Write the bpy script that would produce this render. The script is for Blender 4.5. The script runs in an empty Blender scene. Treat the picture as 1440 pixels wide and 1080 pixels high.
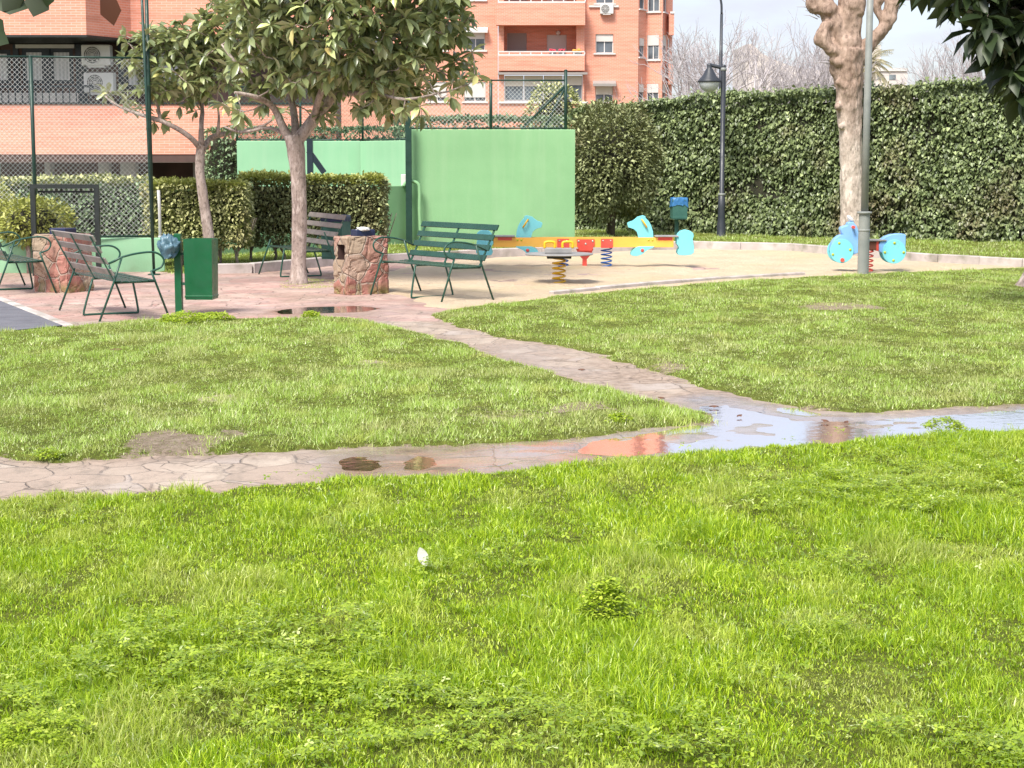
import bpy, math, random
import numpy as np
from mathutils import Vector, Matrix, Euler
random.seed(7); RNG = np.random.default_rng(11)
S = bpy.context.scene; COL = S.collection
R = math.radians
# ------------------------------------------------------------ camera, sky, sun, exposure
FPX = 2500.0; CAMZ = 1.75; TH = math.atan((540-222)/FPX)
cam = bpy.data.cameras.new("camera"); camo = bpy.data.objects.new("camera", cam); COL.objects.link(camo)
camo.location = (0, 0, CAMZ); camo.rotation_euler = (R(90)-TH, 0, 0)
cam.sensor_width = 36; cam.lens = 36*FPX/1440; cam.clip_start = 0.1; cam.clip_end = 3000
S.camera = camo
SUN_EL, SUN_AZ = R(53), R(208)     # azimuth clockwise from +Y
w = bpy.data.worlds.new("World"); S.world = w; w.use_nodes = True
nt = w.node_tree; nt.nodes.clear()
wo = nt.nodes.new('ShaderNodeOutputWorld'); bg = nt.nodes.new('ShaderNodeBackground')
sk = nt.nodes.new('ShaderNodeTexSky'); sk.sky_type = 'NISHITA'; sk.sun_disc = False
sk.sun_elevation = SUN_EL; sk.sun_rotation = SUN_AZ; sk.air_density = 1.0; sk.dust_density = 2.0; sk.ozone_density = 1.0
tc = nt.nodes.new('ShaderNodeTexCoord'); mp = nt.nodes.new('ShaderNodeMapping'); mp.inputs['Scale'].default_value = (5, 5, 17)
nz = nt.nodes.new('ShaderNodeTexNoise'); nz.inputs['Scale'].default_value = 2.3; nz.inputs['Detail'].default_value = 7; nz.inputs['Roughness'].default_value = .55
cr = nt.nodes.new('ShaderNodeValToRGB'); cr.color_ramp.elements[0].position = .33; cr.color_ramp.elements[0].color = (.42,)*3+(1,)
cr.color_ramp.elements[1].position = .66; cr.color_ramp.elements[1].color = (.97,)*3+(1,)
mx = nt.nodes.new('ShaderNodeMix'); mx.data_type = 'RGBA'; mx.inputs['B'].default_value = (3.15, 3.25, 3.8, 1)
nt.links.new(tc.outputs['Generated'], mp.inputs['Vector']); nt.links.new(mp.outputs[0], nz.inputs['Vector'])
nt.links.new(nz.outputs['Fac'], cr.inputs[0]); nt.links.new(cr.outputs[0], mx.inputs['Factor'])
nt.links.new(sk.outputs[0], mx.inputs['A']); nt.links.new(mx.outputs['Result'], bg.inputs[0])
bg.inputs[1].default_value = .10; nt.links.new(bg.outputs[0], wo.inputs[0])
sl = bpy.data.lights.new("sun", 'SUN'); sl.energy = 2.3; sl.angle = R(20); sl.color = (1, .95, .86)
so = bpy.data.objects.new("sun", sl); COL.objects.link(so)
sd = Vector((math.sin(SUN_AZ)*math.cos(SUN_EL), math.cos(SUN_AZ)*math.cos(SUN_EL), math.sin(SUN_EL)))
so.rotation_euler = sd.to_track_quat('Z', 'Y').to_euler(); so.location = (-10, -5, 20)
vs = S.view_settings; vs.view_transform = 'Standard'; vs.look = 'None'; vs.exposure = 1.4; vs.gamma = 1; vs.use_curve_mapping = False
S.render.engine = 'CYCLES'; S.cycles.max_bounces = 8; S.cycles.transparent_max_bounces = 16

# ------------------------------------------------------------ picture -> place
cT, sT = math.cos(TH), math.sin(TH)
def ray(px, py):
    dx, dy = (px-720)/FPX, (py-540)/FPX
    return dx, cT-sT*dy, -sT-cT*dy
def G(px, py, z=0.0):
    x, y, zz = ray(px, py); t = (z-CAMZ)/zz
    return (x*t, y*t)
def W(px, py, Y):
    x, y, z = ray(px, py); t = Y/y
    return Vector((x*t, Y, CAMZ+z*t))
def GY(py): return G(720, py)[1]
def WX(px, Y): return (px-720)/FPX*Y/cT*1.0

# ------------------------------------------------------------ object helpers
def tag(o, label=None, cat=None, group=None, kind=None):
    if label: o['label'] = label
    if cat: o['category'] = cat
    if group: o['group'] = group
    if kind: o['kind'] = kind
    return o
def thing(name, label, cat, loc=(0,0,0), rz=0, group=None, kind=None):
    o = bpy.data.objects.new(name, None); o.empty_display_size = .2; COL.objects.link(o)
    o.location = loc; o.rotation_euler = (0, 0, rz)
    return tag(o, label, cat, group, kind)
def copy_tree(o, parent=None):
    c = o.copy(); COL.objects.link(c); c.parent = parent
    for ch in list(o.children): copy_tree(ch, c)
    return c
def mesh_np(name, V, F, mat, parent=None, smooth=False, attrs=None, origin=None):
    """V (n,3); F (m,k) constant k"""
    me = bpy.data.meshes.new(name); V = np.asarray(V, np.float32); F = np.asarray(F, np.int32)
    if origin is not None: V = V-np.asarray(origin, np.float32)
    k = F.shape[1]
    me.vertices.add(len(V)); me.vertices.foreach_set('co', V.ravel())
    me.loops.add(F.size); me.loops.foreach_set('vertex_index', F.ravel())
    me.polygons.add(len(F)); me.polygons.foreach_set('loop_start', np.arange(0, F.size, k, dtype=np.int32))
    if smooth: me.polygons.foreach_set('use_smooth', np.ones(len(F), bool))
    if attrs:
        for n, a in attrs.items():
            at = me.attributes.new(n, 'FLOAT', 'POINT'); at.data.foreach_set('value', np.asarray(a, np.float32))
    me.update(calc_edges=True); me.validate()
    me.materials.append(mat)
    o = bpy.data.objects.new(name, me); COL.objects.link(o)
    if origin is not None: o.location = origin
    if parent: o.parent = parent
    return o
class MB:
    def __init__(s): s.v = []; s.f = []; s.m = []; s.sm = []; s.cur = 0
    def add(s, vs, fs, smooth=False):
        b = len(s.v); s.v += [tuple(v) for v in vs]
        for f in fs: s.f.append([b+i for i in f]); s.m.append(s.cur); s.sm.append(smooth)
    def box(s, c, d, rot=None, bev=0.0):
        x, y, z = d[0]/2, d[1]/2, d[2]/2
        if bev > 0:
            b = min(bev, x*.9, y*.9, z*.9); P = []
            for sz in (-1, 1):
                for (ax, ay, az) in ((x-b, y-b, z), (x, y, z-b)):
                    pass
            lv = [(-z, x-b, y-b), (-z+b, x, y), (z-b, x, y), (z, x-b, y-b)]
            for (zz, xx, yy) in lv: P += [(-xx, -yy, zz), (xx, -yy, zz), (xx, yy, zz), (-xx, yy, zz)]
            F = [(3, 2, 1, 0), (12, 13, 14, 15)]
            for l in range(3):
                for i in range(4):
                    j = (i+1) % 4; F.append((l*4+i, l*4+j, l*4+4+j, l*4+4+i))
        else:
            P = [(-x,-y,-z),(x,-y,-z),(x,y,-z),(-x,y,-z),(-x,-y,z),(x,-y,z),(x,y,z),(-x,y,z)]
            F = [(3,2,1,0),(4,5,6,7),(0,1,5,4),(1,2,6,5),(2,3,7,6),(3,0,4,7)]
        M = rot if rot is not None else Matrix.Identity(3)
        if not isinstance(M, Matrix): M = Euler(M).to_matrix()
        c = Vector(c); s.add([c+M @ Vector(p) for p in P], F); return s
    def bx(s, x0, x1, y0, y1, z0, z1, bev=0):
        return s.box(((x0+x1)/2, (y0+y1)/2, (z0+z1)/2), (abs(x1-x0), abs(y1-y0), abs(z1-z0)), None, bev)
    def tube(s, pts, r, n=8, cap=True, flat=1.0, smooth=True):
        pts = [Vector(p) for p in pts]; rs = r if isinstance(r, (list, tuple)) else [r]*len(pts)
        V = []; F = []; up = None
        for i, p in enumerate(pts):
            t = (pts[min(i+1, len(pts)-1)]-pts[max(i-1, 0)])
            if t.length < 1e-9: t = Vector((0, 0, 1))
            t.normalize()
            if up is None:
                up = t.orthogonal().normalized()
                if abs(t.z) < .9: up = (Vector((0, 0, 1))-t*t.z).normalized()
            up = (up-t*up.dot(t))
            up = up.normalized() if up.length > 1e-6 else t.orthogonal().normalized()
            sd_ = t.cross(up)
            for k in range(n):
                a = 2*math.pi*k/n; V.append(p+(sd_*math.cos(a)+up*math.sin(a)*flat)*rs[i])
        for i in range(len(pts)-1):
            for k in range(n):
                a = i*n+k; b = i*n+(k+1) % n; F.append((a, b, b+n, a+n))
        s.add(V, F, smooth)
        if cap:
            b = len(s.v)-len(V)
            s.f.append([b+k for k in range(n)][::-1]); s.m.append(s.cur); s.sm.append(False)
            e = b+(len(pts)-1)*n; s.f.append([e+k for k in range(n)]); s.m.append(s.cur); s.sm.append(False)
        return s
    def lathe(s, prof, c=(0,0,0), n=20, axis='Z', smooth=True):
        V = []; F = []; c = Vector(c)
        for (r, h) in prof:
            for k in range(n):
                a = 2*math.pi*k/n; x, y = r*math.cos(a), r*math.sin(a)
                V.append(c+(Vector((x, y, h)) if axis == 'Z' else Vector((x, h, y)) if axis == 'Y' else Vector((h, x, y))))
        for i in range(len(prof)-1):
            for k in range(n):
                a = i*n+k; b = i*n+(k+1) % n; F.append((a, b, b+n, a+n))
        s.add(V, F, smooth); return s
    def prism(s, poly, y0, y1, bev=0.0):
        """poly of (x,z); extruded along y"""
        n = len(poly); cx = sum(p[0] for p in poly)/n; cz = sum(p[1] for p in poly)/n
        def ins(p, b):
            d = math.hypot(p[0]-cx, p[1]-cz) or 1; k = (d-b)/d; return (cx+(p[0]-cx)*k, cz+(p[1]-cz)*k)
        b = bev; L = [(y0, b), (y0+b, 0), (y1-b, 0), (y1, b)] if b else [(y0, 0), (y1, 0)]
        V = []; F = []
        for (yy, bb) in L:
            for p in poly:
                q = ins(p, bb) if bb else p; V.append((q[0], yy, q[1]))
        for l in range(len(L)-1):
            for i in range(n):
                j = (i+1) % n; F.append((l*n+i, l*n+j, l*n+n+j, l*n+n+i))
        F.append(list(range(n))[::-1]); F.append([(len(L)-1)*n+i for i in range(n)])
        s.add(V, F); return s
    def sphere(s, c, r, n=10, sc=(1,1,1)):
        c = Vector(c); V = []; F = []; m = n//2+1
        for i in range(m+1):
            t = math.pi*i/m
            for k in range(n):
                a = 2*math.pi*k/n; V.append(c+Vector((r*math.sin(t)*math.cos(a)*sc[0], r*math.sin(t)*math.sin(a)*sc[1], r*math.cos(t)*sc[2])))
        for i in range(m):
            for k in range(n):
                a = i*n+k; b = i*n+(k+1) % n; F.append((a, a+n, b+n, b))
        s.add(V, F, True); return s
    def quad(s, a, b, c, d): s.add([a, b, c, d], [(0, 1, 2, 3)]); return s
    def build(s, name, mat, parent=None, origin=None):
        me = bpy.data.meshes.new(name)
        V = s.v
        if origin is not None: V = [(v[0]-origin[0], v[1]-origin[1], v[2]-origin[2]) for v in V]
        me.from_pydata(V, [], s.f); me.polygons.foreach_set('use_smooth', s.sm)
        mats = mat if isinstance(mat, (list, tuple)) else [mat]
        for m in mats: me.materials.append(m)
        if len(mats) > 1: me.polygons.foreach_set('material_index', s.m)
        me.update()
        o = bpy.data.objects.new(name, me); COL.objects.link(o)
        if origin is not None: o.location = origin
        if parent: o.parent = parent
        return o

# ------------------------------------------------------------ materials
class NT:
    def __init__(s, name):
        s.m = bpy.data.materials.new(name); s.m.use_nodes = True; s.t = s.m.node_tree
        s.b = s.t.nodes['Principled BSDF']; s.out = s.t.nodes['Material Output']; s._c = None
    def n(s, typ, **kw):
        nd = s.t.nodes.new(typ)
        for k, v in kw.items():
            if k in ('data_type', 'operation', 'feature', 'distance', 'attribute_name', 'blend_type', 'noise_dimensions', 'offset', 'squash', 'clamp'): setattr(nd, k, v)
            else: s.put(nd.inputs[k.replace('_', ' ')], v)
        return nd
    def put(s, inp, v):
        if isinstance(v, bpy.types.NodeSocket): s.t.links.new(v, inp)
        elif isinstance(v, (tuple, list)) and len(v) == 3 and inp.type == 'RGBA': inp.default_value = (*v, 1)
        else: inp.default_value = v
    def obj(s):
        if s._c is None: s._c = s.t.nodes.new('ShaderNodeTexCoord').outputs['Object']
        return s._c
    def geo(s): return s.t.nodes.new('ShaderNodeNewGeometry')
    def map(s, scale=(1,1,1), rot=(0,0,0), src=None):
        nd = s.t.nodes.new('ShaderNodeMapping'); nd.inputs['Scale'].default_value = scale; nd.inputs['Rotation'].default_value = rot
        s.t.links.new(src or s.obj(), nd.inputs[0]); return nd.outputs[0]
    def noise(s, scale, detail=4, rough=.55, src=None, dist=0):
        nd = s.n('ShaderNodeTexNoise', Scale=scale, Detail=detail, Roughness=rough, Distortion=dist); s.t.links.new(src or s.obj(), nd.inputs['Vector']); return nd.outputs['Fac']
    def ramp(s, fac, stops):
        nd = s.t.nodes.new('ShaderNodeValToRGB'); e = nd.color_ramp.elements
        while len(e) < len(stops): e.new(.5)
        for i, (p, c) in enumerate(stops):
            e[i].position = p; e[i].color = (*c, 1) if isinstance(c, (tuple, list)) else (c, c, c, 1)
        s.put(nd.inputs[0], fac); return nd.outputs[0]
    def mix(s, f, a, b, bt='MIX'):
        nd = s.t.nodes.new('ShaderNodeMix'); nd.data_type = 'RGBA'; nd.blend_type = bt
        s.put(nd.inputs['Factor'], f); s.put(nd.inputs['A'], a if not isinstance(a, tuple) else a); s.put(nd.inputs['B'], b); return nd.outputs['Result']
    def math(s, op, a, b=0.5, c=None, clamp=False):
        nd = s.t.nodes.new('ShaderNodeMath'); nd.operation = op; nd.use_clamp = clamp; s.put(nd.inputs[0], a); s.put(nd.inputs[1], b)
        if c is not None: s.put(nd.inputs[2], c)
        return nd.outputs[0]
    def bump(s, h, strength=.4, dist=.02, normal=None):
        nd = s.n('ShaderNodeBump', Strength=strength, Distance=dist); s.put(nd.inputs['Height'], h)
        if normal: s.put(nd.inputs['Normal'], normal)
        return nd.outputs[0]
    def fin(s, color=None, rough=None, normal=None, metal=None, spec=None):
        b = s.b
        if color is not None: s.put(b.inputs['Base Color'], color)
        if rough is not None: s.put(b.inputs['Roughness'], rough)
        if normal is not None: s.put(b.inputs['Normal'], normal)
        if metal is not None: s.put(b.inputs['Metallic'], metal)
        if spec is not None: s.put(b.inputs['Specular IOR Level'], spec)
        return s.m
    def translucent(s, color, amt, normal=None):
        tr = s.n('ShaderNodeBsdfTranslucent'); s.put(tr.inputs['Color'], color)
        ms = s.t.nodes.new('ShaderNodeMixShader'); s.put(ms.inputs[0], amt)
        s.t.links.new(s.b.outputs[0], ms.inputs[1]); s.t.links.new(tr.outputs[0], ms.inputs[2]); s.t.links.new(ms.outputs[0], s.out.inputs[0]); return s.m
def noisy(name, c1, c2, scale=6, rough=.6, bump=.2, bscale=None, metal=0, rv=.12, dirt=None, dist=.01):
    t = NT(name); f = t.ramp(t.noise(scale, 6), [(.3, c1), (.7, c2)])
    if dirt: f = t.mix(t.ramp(t.noise(scale*.35+1.3, 5), [(.52, 0.0), (.72, .8)]), f, dirt)
    r = t.ramp(t.noise(scale*2.3, 3), [(.3, max(rough-rv, .05)), (.7, min(rough+rv, 1))])
    return t.fin(f, r, t.bump(t.noise(bscale or scale*8, 4), bump, dist), metal)
M = {}
M['green_metal'] = noisy('green painted metal', (.012,.065,.045), (.02,.085,.06), 9, .42, .12, dirt=(.05,.10,.07))
M['slat'] = noisy('green painted slats', (.012,.052,.036), (.022,.072,.052), 7, .30, .12)
M['slat_grey'] = noisy('faded and glare grey slats', (.22,.19,.17), (.33,.28,.25), 7, .5, .15, dirt=(.12,.14,.11))  # green slats turned grey: weathering plus glare put into the colour
M['bin_green'] = noisy('bin green', (.004,.085,.03), (.006,.11,.042), 4, .38, .06, dirt=(.02,.11,.05))
M['bin_teal'] = noisy('bin teal', (.03,.11,.09), (.05,.15,.12), 5, .5, .06)
M['black_metal'] = noisy('black metal', (.008,.012,.011), (.02,.027,.025), 8, .5, .1)
M['dark_post'] = noisy('dark green post', (.008,.035,.025), (.016,.055,.04), 8, .45, .1)
M['wire'] = noisy('galvanised wire', (.58,.62,.60), (.70,.74,.72), 5, .5, .05)
M['wire_dark'] = noisy('dark green wire', (.05,.12,.09), (.09,.18,.14), 5, .5, .05)
M['lamp_metal'] = noisy('lamp anthracite', (.022,.027,.035), (.05,.055,.068), 3, .42, .08)
M['grey_pole'] = noisy('grey pole', (.21,.23,.22), (.30,.31,.29), 3, .5, .1, dirt=(.16,.17,.15))
M['white_plastic'] = noisy('white plastic', (.6,.6,.58), (.72,.71,.69), 4, .45, .05)
M['blue_bag'] = noisy('blue plastic bag', (.02,.12,.32), (.06,.22,.45), 9, .3, .6, 26, dist=.02)
M['grey_bag'] = noisy('grey blue plastic bag', (.06,.13,.18), (.14,.24,.30), 12, .3, .6, 26, dist=.02)
M['navy'] = noisy('navy liner', (.01,.015,.05), (.02,.03,.08), 6, .4, .2)
M['turq'] = noisy('turquoise board', (.18,.60,.68), (.22,.66,.74), 2, .45, .05, dirt=(.2,.55,.55))
M['blue_board'] = noisy('blue board', (.20,.42,.78), (.25,.49,.83), 2, .42, .05)
M['yellow_beam'] = noisy('yellow orange beam', (.88,.45,.07), (.92,.52,.10), 3, .42, .06)
M['yellow'] = noisy('yellow plastic', (.75,.42,.01), (.82,.5,.02), 5, .4, .05)
M['red'] = noisy('red paint', (.68,.07,.05), (.76,.11,.08), 4, .42, .06)
M['spring_blue'] = noisy('blue spring', (.01,.07,.33), (.02,.12,.42), 4, .4, .05)
M['tread'] = noisy('grey tread board', (.20,.20,.20), (.32,.31,.30), 6, .6, .2)
M['bolt'] = noisy('bolt', (.45,.45,.4), (.6,.6,.55), 9, .35, .05, metal=.7)
M['yellow_bolt'] = noisy('yellow green bolt cap', (.42,.46,.02), (.52,.56,.05), 9, .4, .05)
M['lens_glass'] = noisy('lamp diffuser', (.55,.58,.62), (.66,.68,.70), 3, .3, .02)
def mk_green_wall(name, c1, c2, c3):
    t = NT(name); base = t.ramp(t.noise(.8, 6, .6), [(.3, c1), (.7, c2)])
    st = t.noise(1.0, 5, .65, t.map((5, 5, .35)))
    base = t.mix(t.ramp(st, [(.46, 0.0), (.76, .28)]), base, c3)
    zz = t.n('ShaderNodeSeparateXYZ'); t.t.links.new(t.obj(), zz.inputs[0])
    base = t.mix(t.math('MULTIPLY', t.ramp(t.noise(3, 5), [(.35, .2), (.65, 1.0)]), t.ramp(zz.outputs[2], [(.0, .55), (.35, 0.)])), base, (.17,.22,.12))
    base = t.mix(t.ramp(t.noise(.35, 4), [(.45, 0.), (.62, .4)]), base, tuple(x*.8 for x in c1))
    base = t.mix(t.ramp(t.noise(26, 4), [(.6, 0.0), (.8, .25)]), base, c3)
    return t.fin(base, .75, t.bump(t.noise(40, 5), .25, .01))
M['green_wall'] = mk_green_wall('green court paint', (.22,.43,.21), (.27,.50,.255), (.38,.54,.33))
M['green_wall_far'] = mk_green_wall('mint court paint', (.26,.52,.31), (.31,.58,.36), (.42,.60,.42))
M['concrete'] = noisy('kerb concrete', (.40,.35,.33), (.58,.52,.49), 3.5, .85, .5, 40, dirt=(.19,.19,.13))
M['render_grey'] = noisy('grey render', (.25,.24,.24), (.36,.35,.34), 2, .8, .2)
M['pink_render'] = noisy('pink red render', (.50,.14,.13), (.58,.19,.17), 2, .8, .2)
M['haze_render'] = noisy('haze pale render', (.60,.54,.50), (.70,.64,.60), .3, .8, .1)  # distance haze put into the wall colour as a pale tone
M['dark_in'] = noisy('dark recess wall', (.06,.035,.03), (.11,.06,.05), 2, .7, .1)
M['white_frame'] = noisy('white frame', (.62,.60,.58), (.72,.70,.68), 3, .5, .05)
M['navy_frame'] = noisy('dark blue frame', (.010,.020,.03), (.02,.035,.05), 3, .4, .05)
M['shutter'] = None
def mk_shutter(name, c):
    t = NT(name); z = t.n('ShaderNodeSeparateXYZ'); t.t.links.new(t.obj(), z.inputs[0])
    s_ = t.math('FRACT', t.math('MULTIPLY', z.outputs[2], 18.0))
    col = t.mix(t.ramp(s_, [(0, .0), (.12, 1.0)]), tuple(x*.6 for x in c), c)
    col = t.mix(t.ramp(t.noise(1.5, 4), [(.4, 0.), (.8, .25)]), col, tuple(x*.75 for x in c))
    return t.fin(col, .6, t.bump(s_, .3, .01))
M['shutter'] = mk_shutter('white roller shutter', (.66,.63,.60))
M['shutter_cream'] = mk_shutter('cream roller shutter', (.62,.55,.45))
M['shutter_grey'] = mk_shutter('grey roller shutter', (.33,.30,.28))
def mk_glass(name, c=(.05,.06,.07), refl=.35):
    t = NT(name); col = t.ramp(t.noise(1.1, 2), [(.35, c), (.65, tuple(x*2.6 for x in c))])
    return t.fin(col, .08, None, 0, .8)
M['glass'] = mk_glass('window glass'); M['glass_pale'] = mk_glass('pale glass', (.10,.12,.13))
def mk_curtain():
    t = NT('white curtain behind glass'); w_ = t.n('ShaderNodeTexWave', Scale=3.2, Distortion=1.5, Detail=2); t.t.links.new(t.map((1,0,0)), w_.inputs['Vector'])
    c = t.ramp(w_.outputs['Fac'], [(0, (.50,.50,.50)), (1, (.68,.67,.66))]); return t.fin(c, .15, None, 0, .6)
M['curtain'] = mk_curtain()
def mk_brick(name, a, b, mortar, bw=.25, bh=.062, ms=.009, big=.5):
    t = NT(name); sp = t.n('ShaderNodeSeparateXYZ'); t.t.links.new(t.obj(), sp.inputs[0])
    xy = t.math('ADD', sp.outputs[0], sp.outputs[1]); cb = t.n('ShaderNodeCombineXYZ'); t.put(cb.inputs[0], xy); t.put(cb.inputs[1], sp.outputs[2])
    br = t.n('ShaderNodeTexBrick'); t.t.links.new(cb.outputs[0], br.inputs['Vector'])
    br.inputs['Color1'].default_value = (*a, 1); br.inputs['Color2'].default_value = (*b, 1); br.inputs['Mortar'].default_value = (*mortar, 1)
    br.inputs['Scale'].default_value = 1; br.inputs['Mortar Size'].default_value = ms; br.inputs['Brick Width'].default_value = bw; br.inputs['Row Height'].default_value = bh
    br.inputs['Mortar Smooth'].default_value = .2; br.inputs['Bias'].default_value = -.1
    col = t.mix(t.ramp(t.noise(big, 5, .6), [(.35, 0.), (.75, .45)]), br.outputs['Color'], tuple(min(1, x*1.25) for x in a))
    rn = t.noise(1, 4, .6, t.map((.6, .6, 7)))
    col = t.mix(t.ramp(rn, [(.45, 0.), (.7, .5)]), col, tuple(x*.72 for x in b))
    return t.fin(col, .8, t.bump(br.outputs['Fac'], -.35, .008))
M['brick_near'] = mk_brick('salmon brick', (.78,.32,.22), (.70,.26,.17), (.74,.50,.42))
M['brick_far'] = mk_brick('orange brick', (.72,.29,.19), (.64,.24,.155), (.68,.45,.36), .25, .075, .013, .15)
# foliage: per-leaf 'rnd' point attribute
def gain(c, g): return tuple(min(.9, x*g) for x in c)
def mk_leaf(name, stops, back, trans=(.2,.35,.05), amt=.25, rough=.4, spec=.5, patch=None, g=2.25):
    stops = [(p, gain(c, g)) for p, c in stops]; back = gain(back, g); trans = gain(trans, min(g, 1.5))
    if patch: patch = (patch[0], patch[1], gain(patch[2], g))
    t = NT(name); a = t.n('ShaderNodeAttribute'); a.attribute_name = 'rnd'
    c = t.ramp(a.outputs['Fac'], stops)
    if patch: c = t.mix(t.ramp(t.noise(patch[0], 4, .6), [(patch[1], 0.), (patch[1]+.14, .75)]), c, patch[2])
    gg = t.geo(); c = t.mix(gg.outputs['Backfacing'], c, back)
    n = None
    t.fin(c, rough, n, 0, spec)
    return t.translucent(trans, amt)
M['loquat_leaf'] = mk_leaf('loquat leaves', [(0,(.035,.045,.020)),(.35,(.085,.105,.044)),(.7,(.18,.205,.095)),(.92,(.32,.36,.13)),(1,(.22,.15,.06))], (.19,.20,.11), (.18,.22,.06), .2, .30, .7)
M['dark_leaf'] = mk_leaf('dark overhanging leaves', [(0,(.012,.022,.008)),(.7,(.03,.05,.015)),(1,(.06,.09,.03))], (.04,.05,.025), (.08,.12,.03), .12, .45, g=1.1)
M['rust_leaf'] = mk_leaf('rusty leaf', [(0,(.07,.02,.01)),(1,(.10,.035,.012))], (.06,.02,.01), (.2,.05,.02), .25, .5, g=1)
M['ivy'] = mk_leaf('ivy leaves', [(0,(.024,.034,.014)),(.35,(.066,.086,.036)),(.75,(.13,.16,.07)),(1,(.23,.27,.12))], (.10,.12,.06), (.12,.17,.04), .16, .36, .45, (.55, .53, (.085,.060,.035)))
M['hedge_leaf'] = mk_leaf('hedge leaves', [(0,(.13,.14,.06)),(.5,(.30,.30,.13)),(1,(.42,.42,.20))], (.10,.11,.05), (.15,.2,.04), .22, .5, .4, (1.1, .52, (.15,.115,.06)))
M['hedge_top'] = mk_leaf('young hedge leaves', [(0,(.22,.24,.06)),(.5,(.38,.40,.11)),(1,(.55,.54,.22))], (.2,.22,.08), (.40,.44,.08), .3, .5, g=1.25)
M['hedge_dark'] = mk_leaf('bluish hedge leaves', [(0,(.04,.065,.036)),(.5,(.10,.145,.08)),(1,(.20,.26,.14))], (.08,.11,.06), (.1,.17,.06), .18, .5)
M['bush_leaf'] = mk_leaf('brownish bush leaves', [(0,(.055,.063,.025)),(.5,(.13,.145,.065)),(1,(.25,.27,.13))], (.09,.09,.045), (.12,.15,.04), .18, .5, .4, (.9, .55, (.11,.075,.045)))
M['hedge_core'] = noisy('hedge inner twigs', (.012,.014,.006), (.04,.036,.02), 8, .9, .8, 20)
M['palm_leaf'] = mk_leaf('pale palm fronds', [(0,(.30,.27,.15)),(1,(.48,.42,.25))], (.35,.32,.2), (.4,.4,.2), .2, .6, g=1.2)
def mk_bark(name, c1, c2, c3, sc=5, stretch=.25, bs=.7):
    t = NT(name); v = t.map((1,1,stretch)); c = t.ramp(t.noise(sc, 7, .65, v), [(.3, c1), (.52, c2), (.72, c3)])
    c = t.mix(t.ramp(t.noise(sc*6, 4, .6, t.map((1,1,.6))), [(.50, 0.), (.66, .65)]), c, tuple(x*.55 for x in c1))
    c = t.mix(t.ramp(t.noise(sc*2.1, 5, .7, t.map((1,1,.45))), [(.52, 0.), (.62, .55)]), c, tuple(min(1, x*1.35) for x in c3))
    return t.fin(c, .88, t.bump(t.noise(sc*5, 6, .65, v), bs, .03))
M['bark'] = mk_bark('grey brown bark', (.20,.15,.13), (.38,.30,.26), (.50,.42,.38))
M['bark_pale'] = mk_bark('pale plane bark', (.36,.28,.23), (.56,.47,.40), (.68,.59,.52), 3, .3, 1.0)
_m = M['bark_pale']; _t = _m.node_tree; _b = _t.nodes['Principled BSDF']; _src = _b.inputs['Base Color'].links[0].from_socket
_tc = _t.nodes.new('ShaderNodeTexCoord'); _sp = _t.nodes.new('ShaderNodeSeparateXYZ'); _t.links.new(_tc.outputs['Object'], _sp.inputs[0])
_mr = _t.nodes.new('ShaderNodeMapRange'); _mr.inputs[1].default_value = 1.9; _mr.inputs[2].default_value = 3.3; _t.links.new(_sp.outputs[2], _mr.inputs[0])
_mx = _t.nodes.new('ShaderNodeMix'); _mx.data_type = 'RGBA'; _mx.blend_type = 'MULTIPLY'; _mx.inputs['B'].default_value = (.62, .52, .47, 1); _t.links.new(_mr.outputs[0], _mx.inputs['Factor']); _t.links.new(_src, _mx.inputs['A']); _t.links.new(_mx.outputs['Result'], _b.inputs['Base Color'])
M['bark_dark'] = mk_bark('dark bark', (.05,.035,.025), (.09,.065,.05), (.13,.10,.08))
M['twig'] = noisy('bare twigs', (.44,.40,.41), (.55,.51,.52), 3, .8, .1)  # lightened towards the sky: haze over the far trees put into the colour
# grass
def mk_grass(name, stops, trans, amt=.4, patchcol=(.55,.50,.22)):
    t = NT(name); a = t.n('ShaderNodeAttribute'); a.attribute_name = 'rnd'
    c = t.ramp(a.outputs['Fac'], stops)
    c = t.mix(t.ramp(t.noise(.9, 4, .6, t.map((1,.5,1))), [(.42, 0.), (.62, .40)]), c, (.24,.37,.03))
    c = t.mix(t.ramp(t.noise(4.3, 5, .65, t.map((1,.38,1))), [(.52, 0.), (.66, .50)]), c, (.15,.25,.02))
    c = t.mix(t.ramp(t.noise(2.1, 4, .6, t.map((1,.5,1), (0,0,.3))), [(.54, 0.), (.68, .5)]), c, (.58,.58,.16))
    d = t.n('ShaderNodeAttribute'); d.attribute_name = 'dry'; c = t.mix(d.outputs['Fac'], c, patchcol)
    t.fin(c, .36, None, 0, .55); return t.translucent(trans, amt)
M['grass_near'] = mk_grass('long grass blades', [(0,(.015,.045,.002)),(.22,(.11,.22,.006)),(.5,(.34,.50,.012)),(.8,(.60,.74,.045)),(.96,(.70,.80,.15)),(1,(.85,.88,.5))], (.60,.80,.03), .30)  # palest stop: white glare on the blades put into the colour
M['grass_mid'] = mk_grass('short grass blades', [(0,(.09,.15,.02)),(.2,(.24,.42,.05)),(.5,(.50,.70,.14)),(.82,(.74,.83,.36)),(1,(.86,.84,.62))], (.68,.76,.16), .32, (.55,.46,.27))  # palest stop: straw tone plus glare put into the blade colour
M['clover'] = mk_leaf('clover leaves', [(0,(.10,.17,.012)),(.5,(.25,.36,.02)),(.85,(.45,.56,.05)),(1,(.70,.75,.42))], (.3,.4,.08), (.6,.75,.05), .3, .30, .8, g=1)
M['weed'] = mk_leaf('weed leaves', [(0,(.16,.25,.02)),(.6,(.36,.48,.03)),(1,(.60,.66,.12))], (.3,.4,.08), (.6,.75,.06), .3, .4, .5, g=1)
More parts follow.
